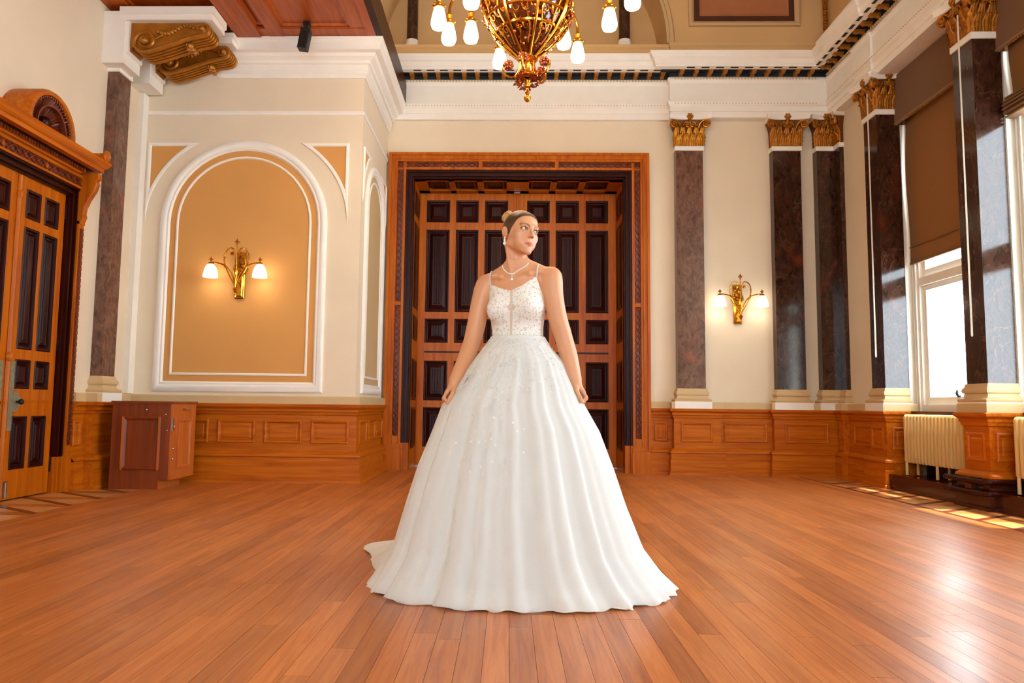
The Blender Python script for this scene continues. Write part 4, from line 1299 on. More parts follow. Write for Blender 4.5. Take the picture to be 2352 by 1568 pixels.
bulbs = [(-.613, 5.85, 4.109), (-.557, 6.2, 4.157), (-.357, 6.15, 4.146), (-.317, 5.45, 4.066), (-.109, 6.65, 4.149), (.468, 6.25, 4.142), (.625, 6.6, 4.188), (.826, 5.9, 4.123), (.952, 5.5, 4.085), (.14, 5.2, 4.15), (.55, 5.28, 4.12)]
SHM = MB().lathe([(0.03, 0.085), (0.042, 0.075), (0.052, 0.04), (0.064, -0.02), (0.066, -0.055), (0.055, -0.085), (0.03, -0.097), (0.001, -0.1)], (0, 0, 0), 14).mesh('lamp_shade', 'shade', True)
for i, (x, y, z) in enumerate(bulbs):
    d = Vector((x - CX, y - CY, 0))
    L = d.length
    d.normalize()
    p0 = Vector((CX, CY, 4.40)) + d * 0.38
    p1 = Vector((x, y, z + 0.19))
    o = build(MB().tube(bez(p0, p0 + Vector((0, 0, 0.22)) + d * 0.1, p1 + Vector((0, 0, 0.22)), p1), 0.011, 7), 'arm', 'brass', CH, True)
    cup = MB().lathe([(0.012, 0.20), (0.03, 0.17), (0.02, 0.14), (0.04, 0.11), (0.048, 0.085), (0.036, 0.082)], (x, y, z), 12)
    for q in range(6): cup.ball((x + 0.05 * math.cos(q), y + 0.05 * math.sin(q), z + 0.11), 0.012, 5)
    build(cup, 'lamp_holder', 'gold', o, True)
    put('lamp_shade', SHM, o, (x, y, z))
build(MB().lathe([(0.03, 4.47), (0.03, 7.8)], C0, 10).lathe([(0.35, 4.46), (0.2, 4.6), (0.06, 4.75), (0.05, 4.9)], C0, 24), 'hanging_rod', 'brass', CH, True)

# ------------------------------------------------------------------ cabinet
K = thing('cabinet', 'dark-stained oak cabinet with panelled front standing before the wainscot', 'cabinet', (-3.64, 7.45, 0))
cx0, cx1, cy0, cy1, ch = -3.945, -3.335, 7.20, 7.74, 0.845
kb = MB().box(cx0, cx1 - 0.022, cy0, cy1, 0.09, ch).box(cx0, cx1 - 0.12, cy0 + 0.0, cy1 - 0.06, 0.0, 0.09)
build(kb, 'carcass', 'cabin', K)
build(MB().box(cx0 - 0.012, cx1 + 0.012, cy0 - 0.012, cy1 + 0.01, ch, ch + 0.024), 'cabinet_top', 'cabin', K)
build(MB().box(cx1 - 0.12, cx1 - 0.115, cy0 + 0.001, cy1 - 0.061, 0.0, 0.09), 'toe_board', 'cabin2', K)
build(MB().panel((cx0 + 0.115, cy0, 0.19), X_, Z_, -Y_, 0.385, 0.525, [(0, 0), (0.0, 0.014), (0.014, 0.02), (0.028, 0.014), (0.036, 0.002), (0.06, 0.002)]), 'front_panel', 'cabin', K)
for x in (cx0 + 0.112, cx0 + 0.478):
    build(MB().box(x, x + 0.018, cy0 - 0.022, cy0, 0.19, 0.715), 'panel_bead', 'cabin2', K)
dr = build(MB().box(cx1 - 0.022, cx1, cy0 + 0.004, cy1 - 0.004, 0.095, ch), 'door', 'cabin2', K)
build(MB().panel((cx1, cy0 + 0.12, 0.19), Y_, Z_, X_, 0.30, 0.50, [(0, 0), (0.0, 0.012), (0.014, 0.016), (0.026, 0.010), (0.032, 0.002), (0.05, 0.002)]), 'door_panel', 'cabin2', dr)
build(MB().tube([(cx1, cy0 + 0.22, 0.79), (cx1 + 0.025, cy0 + 0.23, 0.79), (cx1 + 0.025, cy0 + 0.33, 0.79), (cx1, cy0 + 0.34, 0.79)], 0.008, 6), 'handle', 'steel', dr, True)
for z in (0.62, 0.40, 0.30): build(MB().ball((cx1 + 0.004, cy0 + 0.03, z), 0.012, 8), 'screw', 'steel', dr, True)
build(MB().box(cx1 - 0.012, cx1 + 0.008, cy0 - 0.003, cy0 + 0.03, 0.58, 0.70), 'catch', 'steel', dr)
for x, z in ((cx0 + 0.345, 0.785), (cx1 - 0.07, 0.74), (cx1 - 0.05, 0.58)):
    build(MB().ball((x, cy0 - 0.002, z), 0.011, 8), 'front_screw', 'steel', K, True)

# ------------------------------------------------------------------ radiators
def radiator(y0, y1, label):
    n = int(round((y1 - y0) / 0.062))
    T = thing('radiator', label, 'radiator', (4.45, (y0 + y1) / 2, 0.165), group='cream column radiators')
    z0, z1 = 0.30, 0.825
    prof = [(0.0, z0 + 0.02), (0.0, z1 - 0.03), (0.012, z1 - 0.008), (0.03, z1), (0.13, z1), (0.148, z1 - 0.008), (0.16, z1 - 0.03), (0.16, z0 + 0.02), (0.145, z0), (0.015, z0)]
    w = (y1 - y0) / n
    fm = MB()
    rows = []
    for u, s in ((-0.34, 0.74), (-0.26, 0.92), (0, 1.0), (0.26, 0.92), (0.34, 0.74)):
        rows.append([(0.08 + (x - 0.08) * s, u * w, (z0 + z1) / 2 + (z - (z0 + z1) / 2) * (0.97 + 0.03 * s) - 0.165) for x, z in prof])
    fm.grid(rows, True, True)
    me = fm.mesh('fin', 'radiator', True)
    for i in range(n):
        put('fin', me, T, (-0.08, y0 + (i + 0.5) * w - (y0 + y1) / 2, 0))
    ys = [y0 + w * .5, y0 + w * (n // 2 + .5), y1 - w * .5]
    for y in ys:
        for dx in (-0.06, 0.06):
            put('foot', MB().tube([(0, 0, 0.14), (0, 0, 0.0)], [0.014, 0.016], 8).mesh('foot', 'radiator', True), T, (dx, y - (y0 + y1) / 2, 0))
    put('joining_pipe', MB().tube([(0, -(y1 - y0) / 2, 0.6), (0, (y1 - y0) / 2, 0.6)], 0.022, 8).tube([(0, -(y1 - y0) / 2, 0.18), (0, (y1 - y0) / 2, 0.18)], 0.022, 8).mesh('joining_pipe', 'radiator', True), T, (0, 0, 0), kind='stuff')
    return T
radiator(7.02, 8.22, 'cream column radiator under the half-covered window between the two piers')
r2 = radiator(5.28, 6.46, 'cream column radiator cut off by the picture edge, past the large pier')
tv = MB().tube([(4.45, 6.46, 0.72), (4.45, 6.53, 0.72)], 0.012, 8).lathe([(0.001, 0.02), (0.02, 0.02), (0.024, -0.02), (0.001, -0.02)], (4.45, 6.52, 0.72), 10)
build(tv, 'valve', 'brass', r2, True)

# ------------------------------------------------------------------ heating pipes round the large pier
for z, l in ((0.255, 'upper dark heating pipe bent round the foot of the large pier'), (0.155, 'lower dark heating pipe bent round the foot of the large pier')):
    xo = 4.145
    pts = [(xo, 7.06, z), (xo, 6.53, z)] + [(xo + 0.05 * (1 - math.cos(a)), 6.53 - 0.05 * math.sin(a), z) for a in [PI / 2 * k / 5 for k in range(1, 6)]] + [(5.0 - .3, 6.48, z)]
    t = tag(build(MB().tube(pts, 0.024, 12).ball((xo, 7.06, z), 0.027, 10), 'heating_pipe', 'mahog_x', None, True), l, 'pipe', 'heating pipes by the pier')
    for y in (6.62, 6.95):
        build(MB().box(xo - 0.004, 4.20, y, y + 0.02, z - 0.03, z + 0.03), 'pipe_clip', 'iron', t)

# ------------------------------------------------------------------ blinds, valances and cords
def blind(k, zb, label, folded):
    ya, yb = pier_y(k + 1) + 0.34, pier_y(k) - 0.05
    T = thing('roman_blind', label, 'blind', (4.6, (ya + yb) / 2, 4.7), group='brown roman blinds')
    sh_ = MB()
    rows = []
    n = 26
    ztop = 4.72
    for i in range(n + 1):
        t_ = i / n
        z = ztop + (zb - ztop) * t_
        rows.append([(4.60 + 0.012 * math.sin(t_ * 9) + 0.01 * math.cos(j * 0.8), ya + (yb - ya) * j / 12, z + 0.02 * math.sin(j / 12 * PI) * (1 if t_ < .99 else .4)) for j in range(13)])
    rows2 = [[(x + 0.006, y, z) for x, y, z in r] for r in rows[::-1]]
    sh_.grid(rows + rows2)
    build(sh_, 'blind_cloth', 'blind', T, True)
    if not folded:
        hm_ = MB().box(4.585, 4.615, ya + 0.01, yb - 0.01, zb - 0.005, zb + 0.02).box(4.588, 4.60, ya, yb, zb + 0.19, zb + 0.20)
        build(hm_, 'hem_bar', 'blind', T)
    else:
        for q in range(6):
            z = zb + 0.10 - q * 0.035
            d = 0.06 + 0.05 * math.sin((q + 1) / 7 * PI)
            f = MB().grid([[(4.60, ya, z + 0.06), (4.60, yb, z + 0.06)], [(4.60 - d, ya, z + 0.01), (4.60 - d, yb, z + 0.01)], [(4.60 - d, ya, z - 0.006), (4.60 - d, yb, z - 0.006)], [(4.60, ya, z - 0.015), (4.60, yb, z - 0.015)]])
            build(f, 'fold', 'blind', T)
    va = MB()
    va.box(4.50, 4.515, ya - 0.04, yb + 0.05, 4.20, 4.77).box(4.515, 4.62, ya - 0.04, ya - 0.025, 4.20, 4.77).box(4.515, 4.62, yb + 0.035, yb + 0.05, 4.20, 4.77)
    v = build(va, 'valance', 'valance', T)
    fr_ = MB().box(4.495, 4.518, ya - 0.042, yb + 0.052, 4.195, 4.215)
    m = int((yb - ya) / 0.03)
    for i in range(m):
        y = ya - 0.03 + (yb - ya + 0.06) * (i + .5) / m
        fr_.ball((4.507, y, 4.187), 0.011, 5, 1.2)
    build(fr_, 'fringe', 'fringe', v)
    return T
b1 = blind(0, 2.53, 'brown roman blind half lowered over the first window', False)
b2 = blind(1, 3.62, 'brown roman blind gathered high in folds at the picture edge', True)
def cord(x, y, z0, z1, T):
    pts = [(x - 0.003, y, z1), (x - 0.005, y, z0 + 0.08), (x - 0.006, y, z0 + 0.012), (x, y, z0), (x + 0.006, y, z0 + 0.012), (x + 0.005, y, z0 + 0.08), (x + 0.003, y, z1)]
    build(MB().tube(pts, 0.0042, 6), 'cord', 'cord', T, True)
# cords in front of the piers
cord(4.22, 8.44, 1.47, 4.6, b1)
cord(4.22, 6.70, 1.545, 4.6, b2)

# ------------------------------------------------------------------ the bride: body by a blended distance field
class Field:
    def __init__(s, lo, hi, h):
        s.lo, s.h = np.array(lo, float), h
        s.n = np.ceil((np.array(hi) - s.lo) / h).astype(int) + 1
        s.D = np.full(s.n, 0.5, np.float32)
        s.ax = [(s.lo[i] + h * np.arange(s.n[i])).astype(np.float32) for i in range(3)]
    def sub(s, lo, hi):
        a = np.clip(np.floor((np.array(lo) - s.lo) / s.h).astype(int), 0, s.n - 1)
        b = np.clip(np.ceil((np.array(hi) - s.lo) / s.h).astype(int) + 1, 1, s.n)
        sl = tuple(slice(a[i], b[i]) for i in range(3))
        P = (s.ax[0][sl[0]][:, None, None], s.ax[1][sl[1]][None, :, None], s.ax[2][sl[2]][None, None, :])
        return sl, P
    def merge(s, sl, d, k, op='add'):
        a = s.D[sl]
        if op == 'add':
            hh = np.maximum(k - np.abs(a - d), 0) / k
            s.D[sl] = np.minimum(a, d) - hh * hh * k * 0.25
        else:
            d = -d
            hh = np.maximum(k - np.abs(a - d), 0) / k
            s.D[sl] = np.maximum(a, d) + hh * hh * k * 0.25
    def cone(s, a, b, ra, rb, k=0.01, op='add'):
        a, b = np.array(a, float), np.array(b, float)
        m = max(ra, rb) + k + 0.02
        sl, (x, y, z) = s.sub(np.minimum(a, b) - m, np.maximum(a, b) + m)
        d = b - a
        L2 = max(float(d @ d), 1e-9)
        t = np.clip(((x - a[0]) * d[0] + (y - a[1]) * d[1] + (z - a[2]) * d[2]) / L2, 0, 1)
        r = np.sqrt((x - a[0] - t * d[0]) ** 2 + (y - a[1] - t * d[1]) ** 2 + (z - a[2] - t * d[2]) ** 2)
        s.merge(sl, (r - (ra + (rb - ra) * t)).astype(np.float32), k, op)
    def ell(s, c, r, rot=None, k=0.01, op='add'):
        """ellipsoid; rot = 3x3 whose columns are the axes"""
        c, r = np.array(c, float), np.array(r, float)
        m = r.max() + k + 0.02
        sl, (x, y, z) = s.sub(c - m, c + m)
        x, y, z = x - c[0], y - c[1], z - c[2]
        if rot is None: q = (x, y, z)
        else: q = tuple(x * rot[0, i] + y * rot[1, i] + z * rot[2, i] for i in range(3))
        k0 = np.sqrt((q[0] / r[0]) ** 2 + (q[1] / r[1]) ** 2 + (q[2] / r[2]) ** 2)
        k1 = np.sqrt((q[0] / r[0] ** 2) ** 2 + (q[1] / r[1] ** 2) ** 2 + (q[2] / r[2] ** 2) ** 2)
        d = np.where(k1 > 1e-6, k0 * (k0 - 1) / np.maximum(k1, 1e-6), -r.min())
        s.merge(sl, d.astype(np.float32), k, op)
    def mesh(s, D=None):
        D = s.D if D is None else D
        ins = D < 0
        cnt = np.zeros(tuple(np.array(D.shape) - 1), np.int8)
        nx, ny, nz = cnt.shape
        for i in (0, 1):
            for j in (0, 1):
                for k in (0, 1): cnt += ins[i:i + nx, j:j + ny, k:k + nz]
        act = (cnt > 0) & (cnt < 8)
        ci = np.argwhere(act)
        idx = np.full(cnt.shape, -1, np.int32)
        idx[act] = np.arange(len(ci))
        off = np.array([(i, j, k) for i in (0, 1) for j in (0, 1) for k in (0, 1)])
        vals = np.stack([D[ci[:, 0] + o[0], ci[:, 1] + o[1], ci[:, 2] + o[2]] for o in off], 1)
        acc = np.zeros((len(ci), 3))
        num = np.zeros(len(ci))
        for a in range(8):
            for b in range(a + 1, 8):
                if np.abs(off[a] - off[b]).sum() != 1: continue
                va, vb = vals[:, a], vals[:, b]
                m = (va < 0) != (vb < 0)
                t = np.where(m, va / np.where(m, va - vb, 1), 0)
                acc += m[:, None] * (off[a] + t[:, None] * (off[b] - off[a]))
                num += m
        V = s.lo + s.h * (ci + acc / num[:, None])
        F = []
        for ax in range(3):
            e = [0, 0, 0]
            e[ax] = 1
            A = ins[1:-1, 1:-1, 1:-1]
            sh = [slice(1, -1)] * 3
            sh[ax] = slice(2, None)
            B = ins[tuple(sh)]
            g = np.argwhere(A != B) + 1
            u, v = [(1, 2), (2, 0), (0, 1)][ax]
            eu, ev = np.zeros(3, int), np.zeros(3, int)
            eu[u] = 1
            ev[v] = 1
            q = np.stack([idx[tuple((g - eu - ev).T)], idx[tuple((g - ev).T)], idx[tuple(g.T)], idx[tuple((g - eu).T)]], 1)
            flip = ~ins[tuple(g.T)]
            q[flip] = q[flip][:, ::-1]
            F.append(q)
        F = np.concatenate(F)
        F = F[(F >= 0).all(1)]
        return V, F
def np_mesh(name, V, F, mat_):
    me = bpy.data.meshes.new(name)
    me.vertices.add(len(V))
    me.vertices.foreach_set('co', np.asarray(V, np.float32).ravel())
    me.loops.add(F.size)
    me.loops.foreach_set('vertex_index', F.astype(np.int32).ravel())
    me.polygons.add(len(F))
    me.polygons.foreach_set('loop_start', np.arange(0, F.size, F.shape[1], dtype=np.int32))
    me.polygons.foreach_set('loop_total', np.full(len(F), F.shape[1], np.int32))
    me.polygons.foreach_set('use_smooth', np.ones(len(F), bool))
    me.materials.append(M[mat_] if isinstance(mat_, str) else mat_)
    me.update()
    me.validate()
    return me

BXc, BYc = 0.045, 3.65
ta = R(15)
def TT(x, y, z):
    """torso frame (x to picture right, y away from the viewer) to world"""
    return np.array([BXc + x * math.cos(ta) + y * math.sin(ta), BYc - x * math.sin(ta) + y * math.cos(ta), z])
# head frame
HC = np.array([0.052, 3.635, 1.729])
HS = np.array([1.09, 1.09, 1.16])
hy, hp, hr = R(33), R(2), R(-9)
fw_ = np.array([math.sin(hy) * math.cos(hp), -math.cos(hy) * math.cos(hp), math.sin(hp)])
lx = np.array([math.cos(hy), math.sin(hy), 0])
lz = np.cross(lx, -fw_)
lz = np.cross(fw_, lx) * -1 if lz[2] < 0 else lz
lx2 = lx * math.cos(hr) + lz * math.sin(hr)
lz2 = -lx * math.sin(hr) + lz * math.cos(hr)
HR = np.stack([lx2, fw_, lz2], 1)        # columns: her left, forward, up
def HH(x, y, z): return HC + HR @ (HS * np.array([x, y, z]))

h_ = 0.0023
FB = Field((-0.40, 3.44, 0.83), (0.45, 3.86, 1.90), h_)
# ---- torso as stacked elliptical sections
def torso(F, grow=0.0, zmin=0.85, zmax=1.60):
    zs = np.array([0.84, 0.95, 1.05, 1.12, 1.17, 1.205, 1.25, 1.30, 1.36, 1.42, 1.46, 1.50, 1.53, 1.56, 1.60])
    wa = np.array([.165, .17, .165, .15, .133, .124, .124, .130, .138, .140, .142, .138, .115, .075, .05])
    wb = np.array([.115, .12, .115, .105, .095, .088, .088, .092, .097, .094, .088, .076, .062, .052, .045])
    sl, (x, y, z) = F.sub((BXc - 0.26, BYc - 0.2, zmin), (BXc + 0.26, BYc + 0.2, zmax))
    lx_ = (x - BXc) * math.cos(ta) - (y - BYc) * math.sin(ta)
    ly_ = (x - BXc) * math.sin(ta) + (y - BYc) * math.cos(ta)
    # shoulders slope: picture-right one a little higher
    zz = z - lx_ * 0.07
    a = np.interp(zz, zs, wa)
    b = np.interp(zz, zs, wb)
    d = (np.sqrt((lx_ / a) ** 2 + (ly_ / b) ** 2) - 1) * np.minimum(a, b) - grow
    return sl, d.astype(np.float32)
def bust(F, grow=0.0, k=0.035):
    for s in (-1, 1):
        F.ell(TT(s * 0.072, -0.068, 1.352 + s * 0.006), (0.064 + grow, 0.052 + grow, 0.06 + grow), None, k)
sl, d = torso(FB)
FB.merge(sl, d, 0.01)
bust(FB)
NB, NT_ = TT(0.0, 0.012, 1.50), HH(-0.004, -0.022, -0.055)
FB.cone(NB, NT_, 0.052, 0.047, 0.03)
FB.cone(TT(0, 0.02, 1.60), TT(0.155, 0.01, 1.518), 0.034, 0.040, 0.03)
FB.cone(TT(0, 0.02, 1.60), TT(-0.155, 0.01, 1.498), 0.034, 0.040, 0.03)
# collar bones, neck sinews
for s in (-1, 1):
    FB.cone(TT(s * 0.018, -0.062, 1.502 + s * .003), TT(s * 0.075, -0.062, 1.518 + s * .006), 0.0055, 0.006, 0.022)
    FB.cone(TT(s * 0.075, -0.062, 1.518 + s * .006), TT(s * 0.145, -0.025, 1.528 + s * .010), 0.006, 0.005, 0.022)
    FB.cone(TT(s * 0.014, -0.058, 1.505), HH(s * 0.055, -0.02, -0.05), 0.008, 0.010, 0.016)
# ---- arms
def limb(pts, rad, k=0.02):
    P_ = [np.array(p, float) for p in pts]
    q, rq = [], []
    for i in range(len(P_) - 1):
        a, b = P_[i], P_[i + 1]
        ta_ = (P_[i + 1] - P_[max(i - 1, 0)]) / 2
        tb_ = (P_[min(i + 2, len(P_) - 1)] - P_[i]) / 2
        for j in range(4):
            t = j / 4
            q.append((2 * t ** 3 - 3 * t * t + 1) * a + (t ** 3 - 2 * t * t + t) * ta_ + (3 * t * t - 2 * t ** 3) * b + (t ** 3 - t * t) * tb_)
            rq.append(rad[i] + (rad[i + 1] - rad[i]) * t)
    pts, rad = q + [P_[-1]], rq + [rad[-1]]
    for i in range(len(pts) - 1): FB.cone(pts[i], pts[i + 1], rad[i], rad[i + 1], k)
SL, SR_ = TT(-0.178, 0.008, 1.487), TT(0.172, 0.008, 1.515)
AL = [SL + np.array([0.008, 0, 0]), (-0.143, 3.70, 1.40), (-0.163, 3.69, 1.29), (-0.182, 3.675, 1.20), (-0.208, 3.635, 1.11), (-0.240, 3.585, 1.03), (-0.262, 3.555, 0.975)]
AR = [SR_, (0.222, 3.60, 1.42), (0.243, 3.605, 1.31), (0.273, 3.61, 1.215), (0.298, 3.595, 1.12), (0.317, 3.575, 1.04), (0.330, 3.56, 0.985)]
AR_R = [0.050, 0.0425, 0.0405, 0.037, 0.0365, 0.029, 0.0225]
limb(AL, AR_R)
limb(AR, AR_R)
# ---- hands: palm, four unequal fingers curling round the cloth, thumb in front
def hand(wr, s):
    """s = -1 picture left hand, +1 picture right hand"""
    w = np.array(wr, float)
    ex = np.array([s, 0, 0.0])
    down = np.array([s * 0.42, -0.05, -0.90])
    down /= np.linalg.norm(down)
    out = np.array([s * 0.90, 0, 0.42])
    ey = np.array([0.0, 1.0, 0.0])
    P = lambda d, o, y: w + down * d + out * o + ey * y
    for yy, dd in ((-0.012, 0.058), (0.006, 0.062), (0.022, 0.058), (0.036, 0.050)):
        FB.cone(P(0.0, 0.0, yy * 0.4), P(dd, 0.012, yy), 0.017, 0.0115, 0.014)
    for yy, d0, ln, rr in ((-0.012, 0.058, 1.0, 0.0088), (0.006, 0.062, 1.08, 0.0090), (0.022, 0.058, 1.0, 0.0086), (0.036, 0.050, 0.82, 0.0076)):
        p0 = P(d0, 0.012, yy)
        p1 = P(d0 + 0.027 * ln, 0.014, yy - 0.001)
        p2 = P(d0 + 0.036 * ln, -0.006 * ln, yy - 0.006)
        p3 = P(d0 + 0.030 * ln, -0.022 * ln, yy - 0.010)
        FB.cone(p0, p1, rr * 1.08, rr, 0.004)
        FB.cone(p1, p2, rr, rr * 0.92, 0.004)
        FB.cone(p2, p3, rr * 0.92, rr * 0.78, 0.004)
    t0, t1, t2, t3 = P(0.012, -0.008, -0.014), P(0.042, -0.017, -0.034), P(0.074, -0.016, -0.040), P(0.100, -0.014, -0.037)
    FB.cone(t0, t1, 0.0145, 0.0115, 0.010)
    FB.cone(t1, t2, 0.0110, 0.0095, 0.004)
    FB.cone(t2, t3, 0.0095, 0.0075, 0.004)
hand(AL[-1], -1)
hand(AR[-1], 1)
# ---- head
def He(c, r, k=0.01, op='add', rot=None):
    FB.ell(HH(*c), np.array(r) * HS, HR if rot is None else HR @ rot, k, op)
def Hc(a, b, ra, rb, k=0.008, op='add'): FB.cone(HH(*a), HH(*b), ra * 1.1, rb * 1.1, k, op)
def rotx(a): return np.array([[1, 0, 0], [0, math.cos(a), -math.sin(a)], [0, math.sin(a), math.cos(a)]])
He((0, -0.010, 0.031), (0.072, 0.083, 0.080), 0.01)
He((0, 0.030, -0.006), (0.060, 0.062, 0.080), 0.02)
He((0, 0.046, 0.045), (0.054, 0.042, 0.042), 0.02)
for s in (-1, 1):
    Hc((s * 0.052, -0.004, -0.046), (s * 0.009, 0.078, -0.088), 0.012, 0.011, 0.022)
    He((s * 0.042, 0.056, -0.017), (0.020, 0.020, 0.018), 0.018)
    He((s * 0.034, 0.052, -0.048), (0.018, 0.022, 0.022), 0.02)
He((0, 0.070, -0.056), (0.028, 0.026, 0.028), 0.022)
He((0, 0.083, -0.089), (0.014, 0.011, 0.012), 0.016)
Hc((-0.04, 0.078, 0.026), (-0.008, 0.087, 0.021), 0.008, 0.008, 0.014)
Hc((0.04, 0.078, 0.026), (0.008, 0.087, 0.021), 0.008, 0.008, 0.014)
EYE = (0.031, 0.0775, 0.006)
for s in (-1, 1):
    He((s * 0.0325, 0.097, 0.004), (0.019, 0.0125, 0.0125), 0.012, 'sub')
# nose
Hc((0, 0.089, 0.016), (0, 0.106, -0.018), 0.0058, 0.0068, 0.010)
He((0, 0.1080, -0.0225), (0.0082, 0.0080, 0.0072), 0.007)
for s in (-1, 1):
    He((s * 0.0098, 0.0975, -0.0265), (0.0050, 0.0075, 0.0056), 0.006)
    He((s * 0.0052, 0.1035, -0.0312), (0.0027, 0.0042, 0.0024), 0.002, 'sub')
# lips
for s in (-1, 1):
    Hc((s * 0.0205, 0.0835, -0.0585), (s * 0.005, 0.0950, -0.0545), 0.0028, 0.0047, 0.004)
    Hc((s * 0.0180, 0.0835, -0.0608), (0, 0.0945, -0.0640), 0.0030, 0.0060, 0.004)
    Hc((s * 0.0205, 0.0875, -0.0588), (0, 0.1005, -0.0588), 0.0007, 0.0009, 0.002, 'sub')
# lids: a soft bulge over each eyeball with an almond opening
for s in (-1, 1):
    He((s * EYE[0], EYE[1], EYE[2]), (0.0142, 0.0142, 0.0132), 0.005)
    ca_, sa_ = math.cos(s * 0.10), math.sin(s * 0.10)
    al = np.array([[ca_, 0, -sa_], [0, 1, 0], [sa_, 0, ca_]])
    He((s * (EYE[0] + 0.0008), EYE[1] + 0.0125, EYE[2] - 0.0004), (0.0135, 0.0125, 0.0060), 0.0015, 'sub', al)
    Hc((s * 0.020, 0.0890, 0.0125), (s * 0.031, 0.0900, 0.0165), 0.0024, 0.0030, 0.004)
    Hc((s * 0.031, 0.0900, 0.0165), (s * 0.044, 0.0830, 0.0125), 0.0030, 0.0022, 0.004)
# ears
for s in (-1, 1):
    ex = rotx(R(14))
    FB.ell(HH(s * 0.076, -0.012, 0.0), (0.0075, 0.017, 0.030), HR @ np.array([[math.cos(s * .35), -math.sin(s * .35), 0], [math.sin(s * .35), math.cos(s * .35), 0], [0, 0, 1]]) @ ex, 0.006)
    FB.ell(HH(s * 0.081, -0.008, 0.002), (0.0045, 0.009, 0.018), HR, 0.004, 'sub')
    FB.ell(HH(s * 0.075, -0.004, -0.028), (0.005, 0.008, 0.009), HR, 0.005)
V, F = FB.mesh()

# ---- skin colouring by place on the face
Ph = ((V - HC) @ HR) / HS
x, y, z = Ph[:, 0], Ph[:, 1], Ph[:, 2]
colr = np.ones((len(V), 3)) * np.array(lin('#d59a70')[:3])
def blend(mask, c):
    global colr
    colr = colr * (1 - mask[:, None]) + np.array(c[:3]) * mask[:, None]
front = (y > 0.02) & (np.abs(x) < 0.09) & (z < 0.1) & (z > -0.13)
for s in (-1, 1):
    cz = np.exp(-(((x - s * 0.045) / 0.02) ** 2 + ((z + 0.025) / 0.018) ** 2)) * front * 0.2
    blend(cz, lin('#e0907a'))
    ys = np.exp(-(((x - s * 0.033) / 0.017) ** 2 + ((z - 0.013) / 0.008) ** 2)) * front * 0.55
    blend(ys, lin('#b8765a'))
    bx = (x * s - 0.012) / 0.036
    arch = 0.0195 + 0.008 * np.sin(np.clip(bx, 0, 1) * PI * 0.72) - 0.002 * bx
    br = front * (bx > -0.03) * (bx < 1.05) * np.exp(-((z - arch) / (0.0040 - 0.0014 * np.clip(bx, 0, 1))) ** 2) * 0.85
    blend(br, lin('#5a3a24'))
    du = np.hypot(x - s * EYE[0], (z - EYE[2]))
    ll = front * np.exp(-((np.sqrt(((x - s * EYE[0]) / 1.5) ** 2 + ((z - EYE[2]) * 1.45) ** 2) - 0.0090) / 0.0016) ** 2) * np.where(z > EYE[2] - 0.003, 0.9, 0.4)
    blend(ll, lin('#3a2016'))
lm = front * ((np.abs(x) < 0.0245) & (y > 0.078)) * np.exp(-((z + 0.0590) / (0.0092 * np.sqrt(np.clip(1.02 - (x / 0.0245) ** 2, 0.02, 1)))) ** 6) * 0.85
blend(lm, lin('#c8604c'))
ml = front * ((np.abs(x) < 0.022) & (y > 0.08)) * np.exp(-((z + 0.0588) / 0.0012) ** 2) * 0.6
blend(ml, lin('#7a2c22'))
ns = front * (y > 0.094) * np.exp(-(((np.abs(x) - 0.0052) / 0.0026) ** 2 + ((z + 0.0312) / 0.0024) ** 2)) * 0.8
blend(ns, lin('#6a3020'))

def skin_mat():
    n = NT('skin')
    n.set(Roughness=0.42)
    at = n.n('VertexColor', layer_name='tint')
    n.l(at, 0, n.b, 'Base Color')
    n.b.inputs['Subsurface Weight'].default_value = 0.12
    n.b.inputs['Subsurface Radius'].default_value = (0.012, 0.005, 0.003)
    n.b.inputs['Subsurface Scale'].default_value = 0.5
    return n.m
M['skin'] = skin_mat()
me = np_mesh('person', V, F, 'skin')
ca = me.color_attributes.new('tint', 'FLOAT_COLOR', 'POINT')
ca.data.foreach_set('color', np.concatenate([colr, np.ones((len(V), 1))], 1).astype(np.float32).ravel())
BR = put('person', me)
ORG[BR] = Vector((0, 0, 0))
tag(BR, 'person in a white bridal gown looking aside, hands holding out the full skirt', 'person')
bvh = BVHTree.FromPolygons([tuple(v) for v in V], [tuple(int(i) for i in f) for f in F])
def on_skin(x, z, lift=0.0, y0=3.2):
    h, n, i, dd = bvh.ray_cast(Vector((x, y0, z)), Vector((0, 1, 0)))
    if h is None: return Vector((x, 3.6, z))
    return h + n * lift if n.y < 0 else h - n * lift

# ---- eyes
def eye_mat():
    n = NT('eye')
    n.set(Roughness=0.08)
    at = n.n('VertexColor', layer_name='tint')
    n.l(at, 0, n.b, 'Base Color')
    return n.m
M['eye'] = eye_mat()
gaze = np.array([0.30, 1.0, 0.02])
gaze /= np.linalg.norm(gaze)
for s in (-1, 1):
    mb = MB().ball((0, 0, 0), 0.0131, 72)
    e = mb.mesh('eye', 'eye', 'all', False)
    vv = np.array([v.co[:] for v in e.vertices]) / 0.0131
    dt = np.arccos(np.clip(vv @ gaze, -1, 1))
    c = np.where((dt < R(13))[:, None], np.array(lin('#0a0706')[:3]), np.where((dt < R(31))[:, None], np.array(lin('#38352a')[:3]), np.array(lin('#e6dcd2')[:3])))
    ca = e.color_attributes.new('tint', 'FLOAT_COLOR', 'POINT')
    ca.data.foreach_set('color', np.concatenate([c, np.ones((len(c), 1))], 1).astype(np.float32).ravel())
    m4 = Matrix([list(HR[i]) + [HH(s * EYE[0], EYE[1] - 0.0004, EYE[2])[i]] for i in range(3)] + [[0, 0, 0, 1]])
    o = put('eye', e, BR, (0, 0, 0))
    o.matrix_local = m4

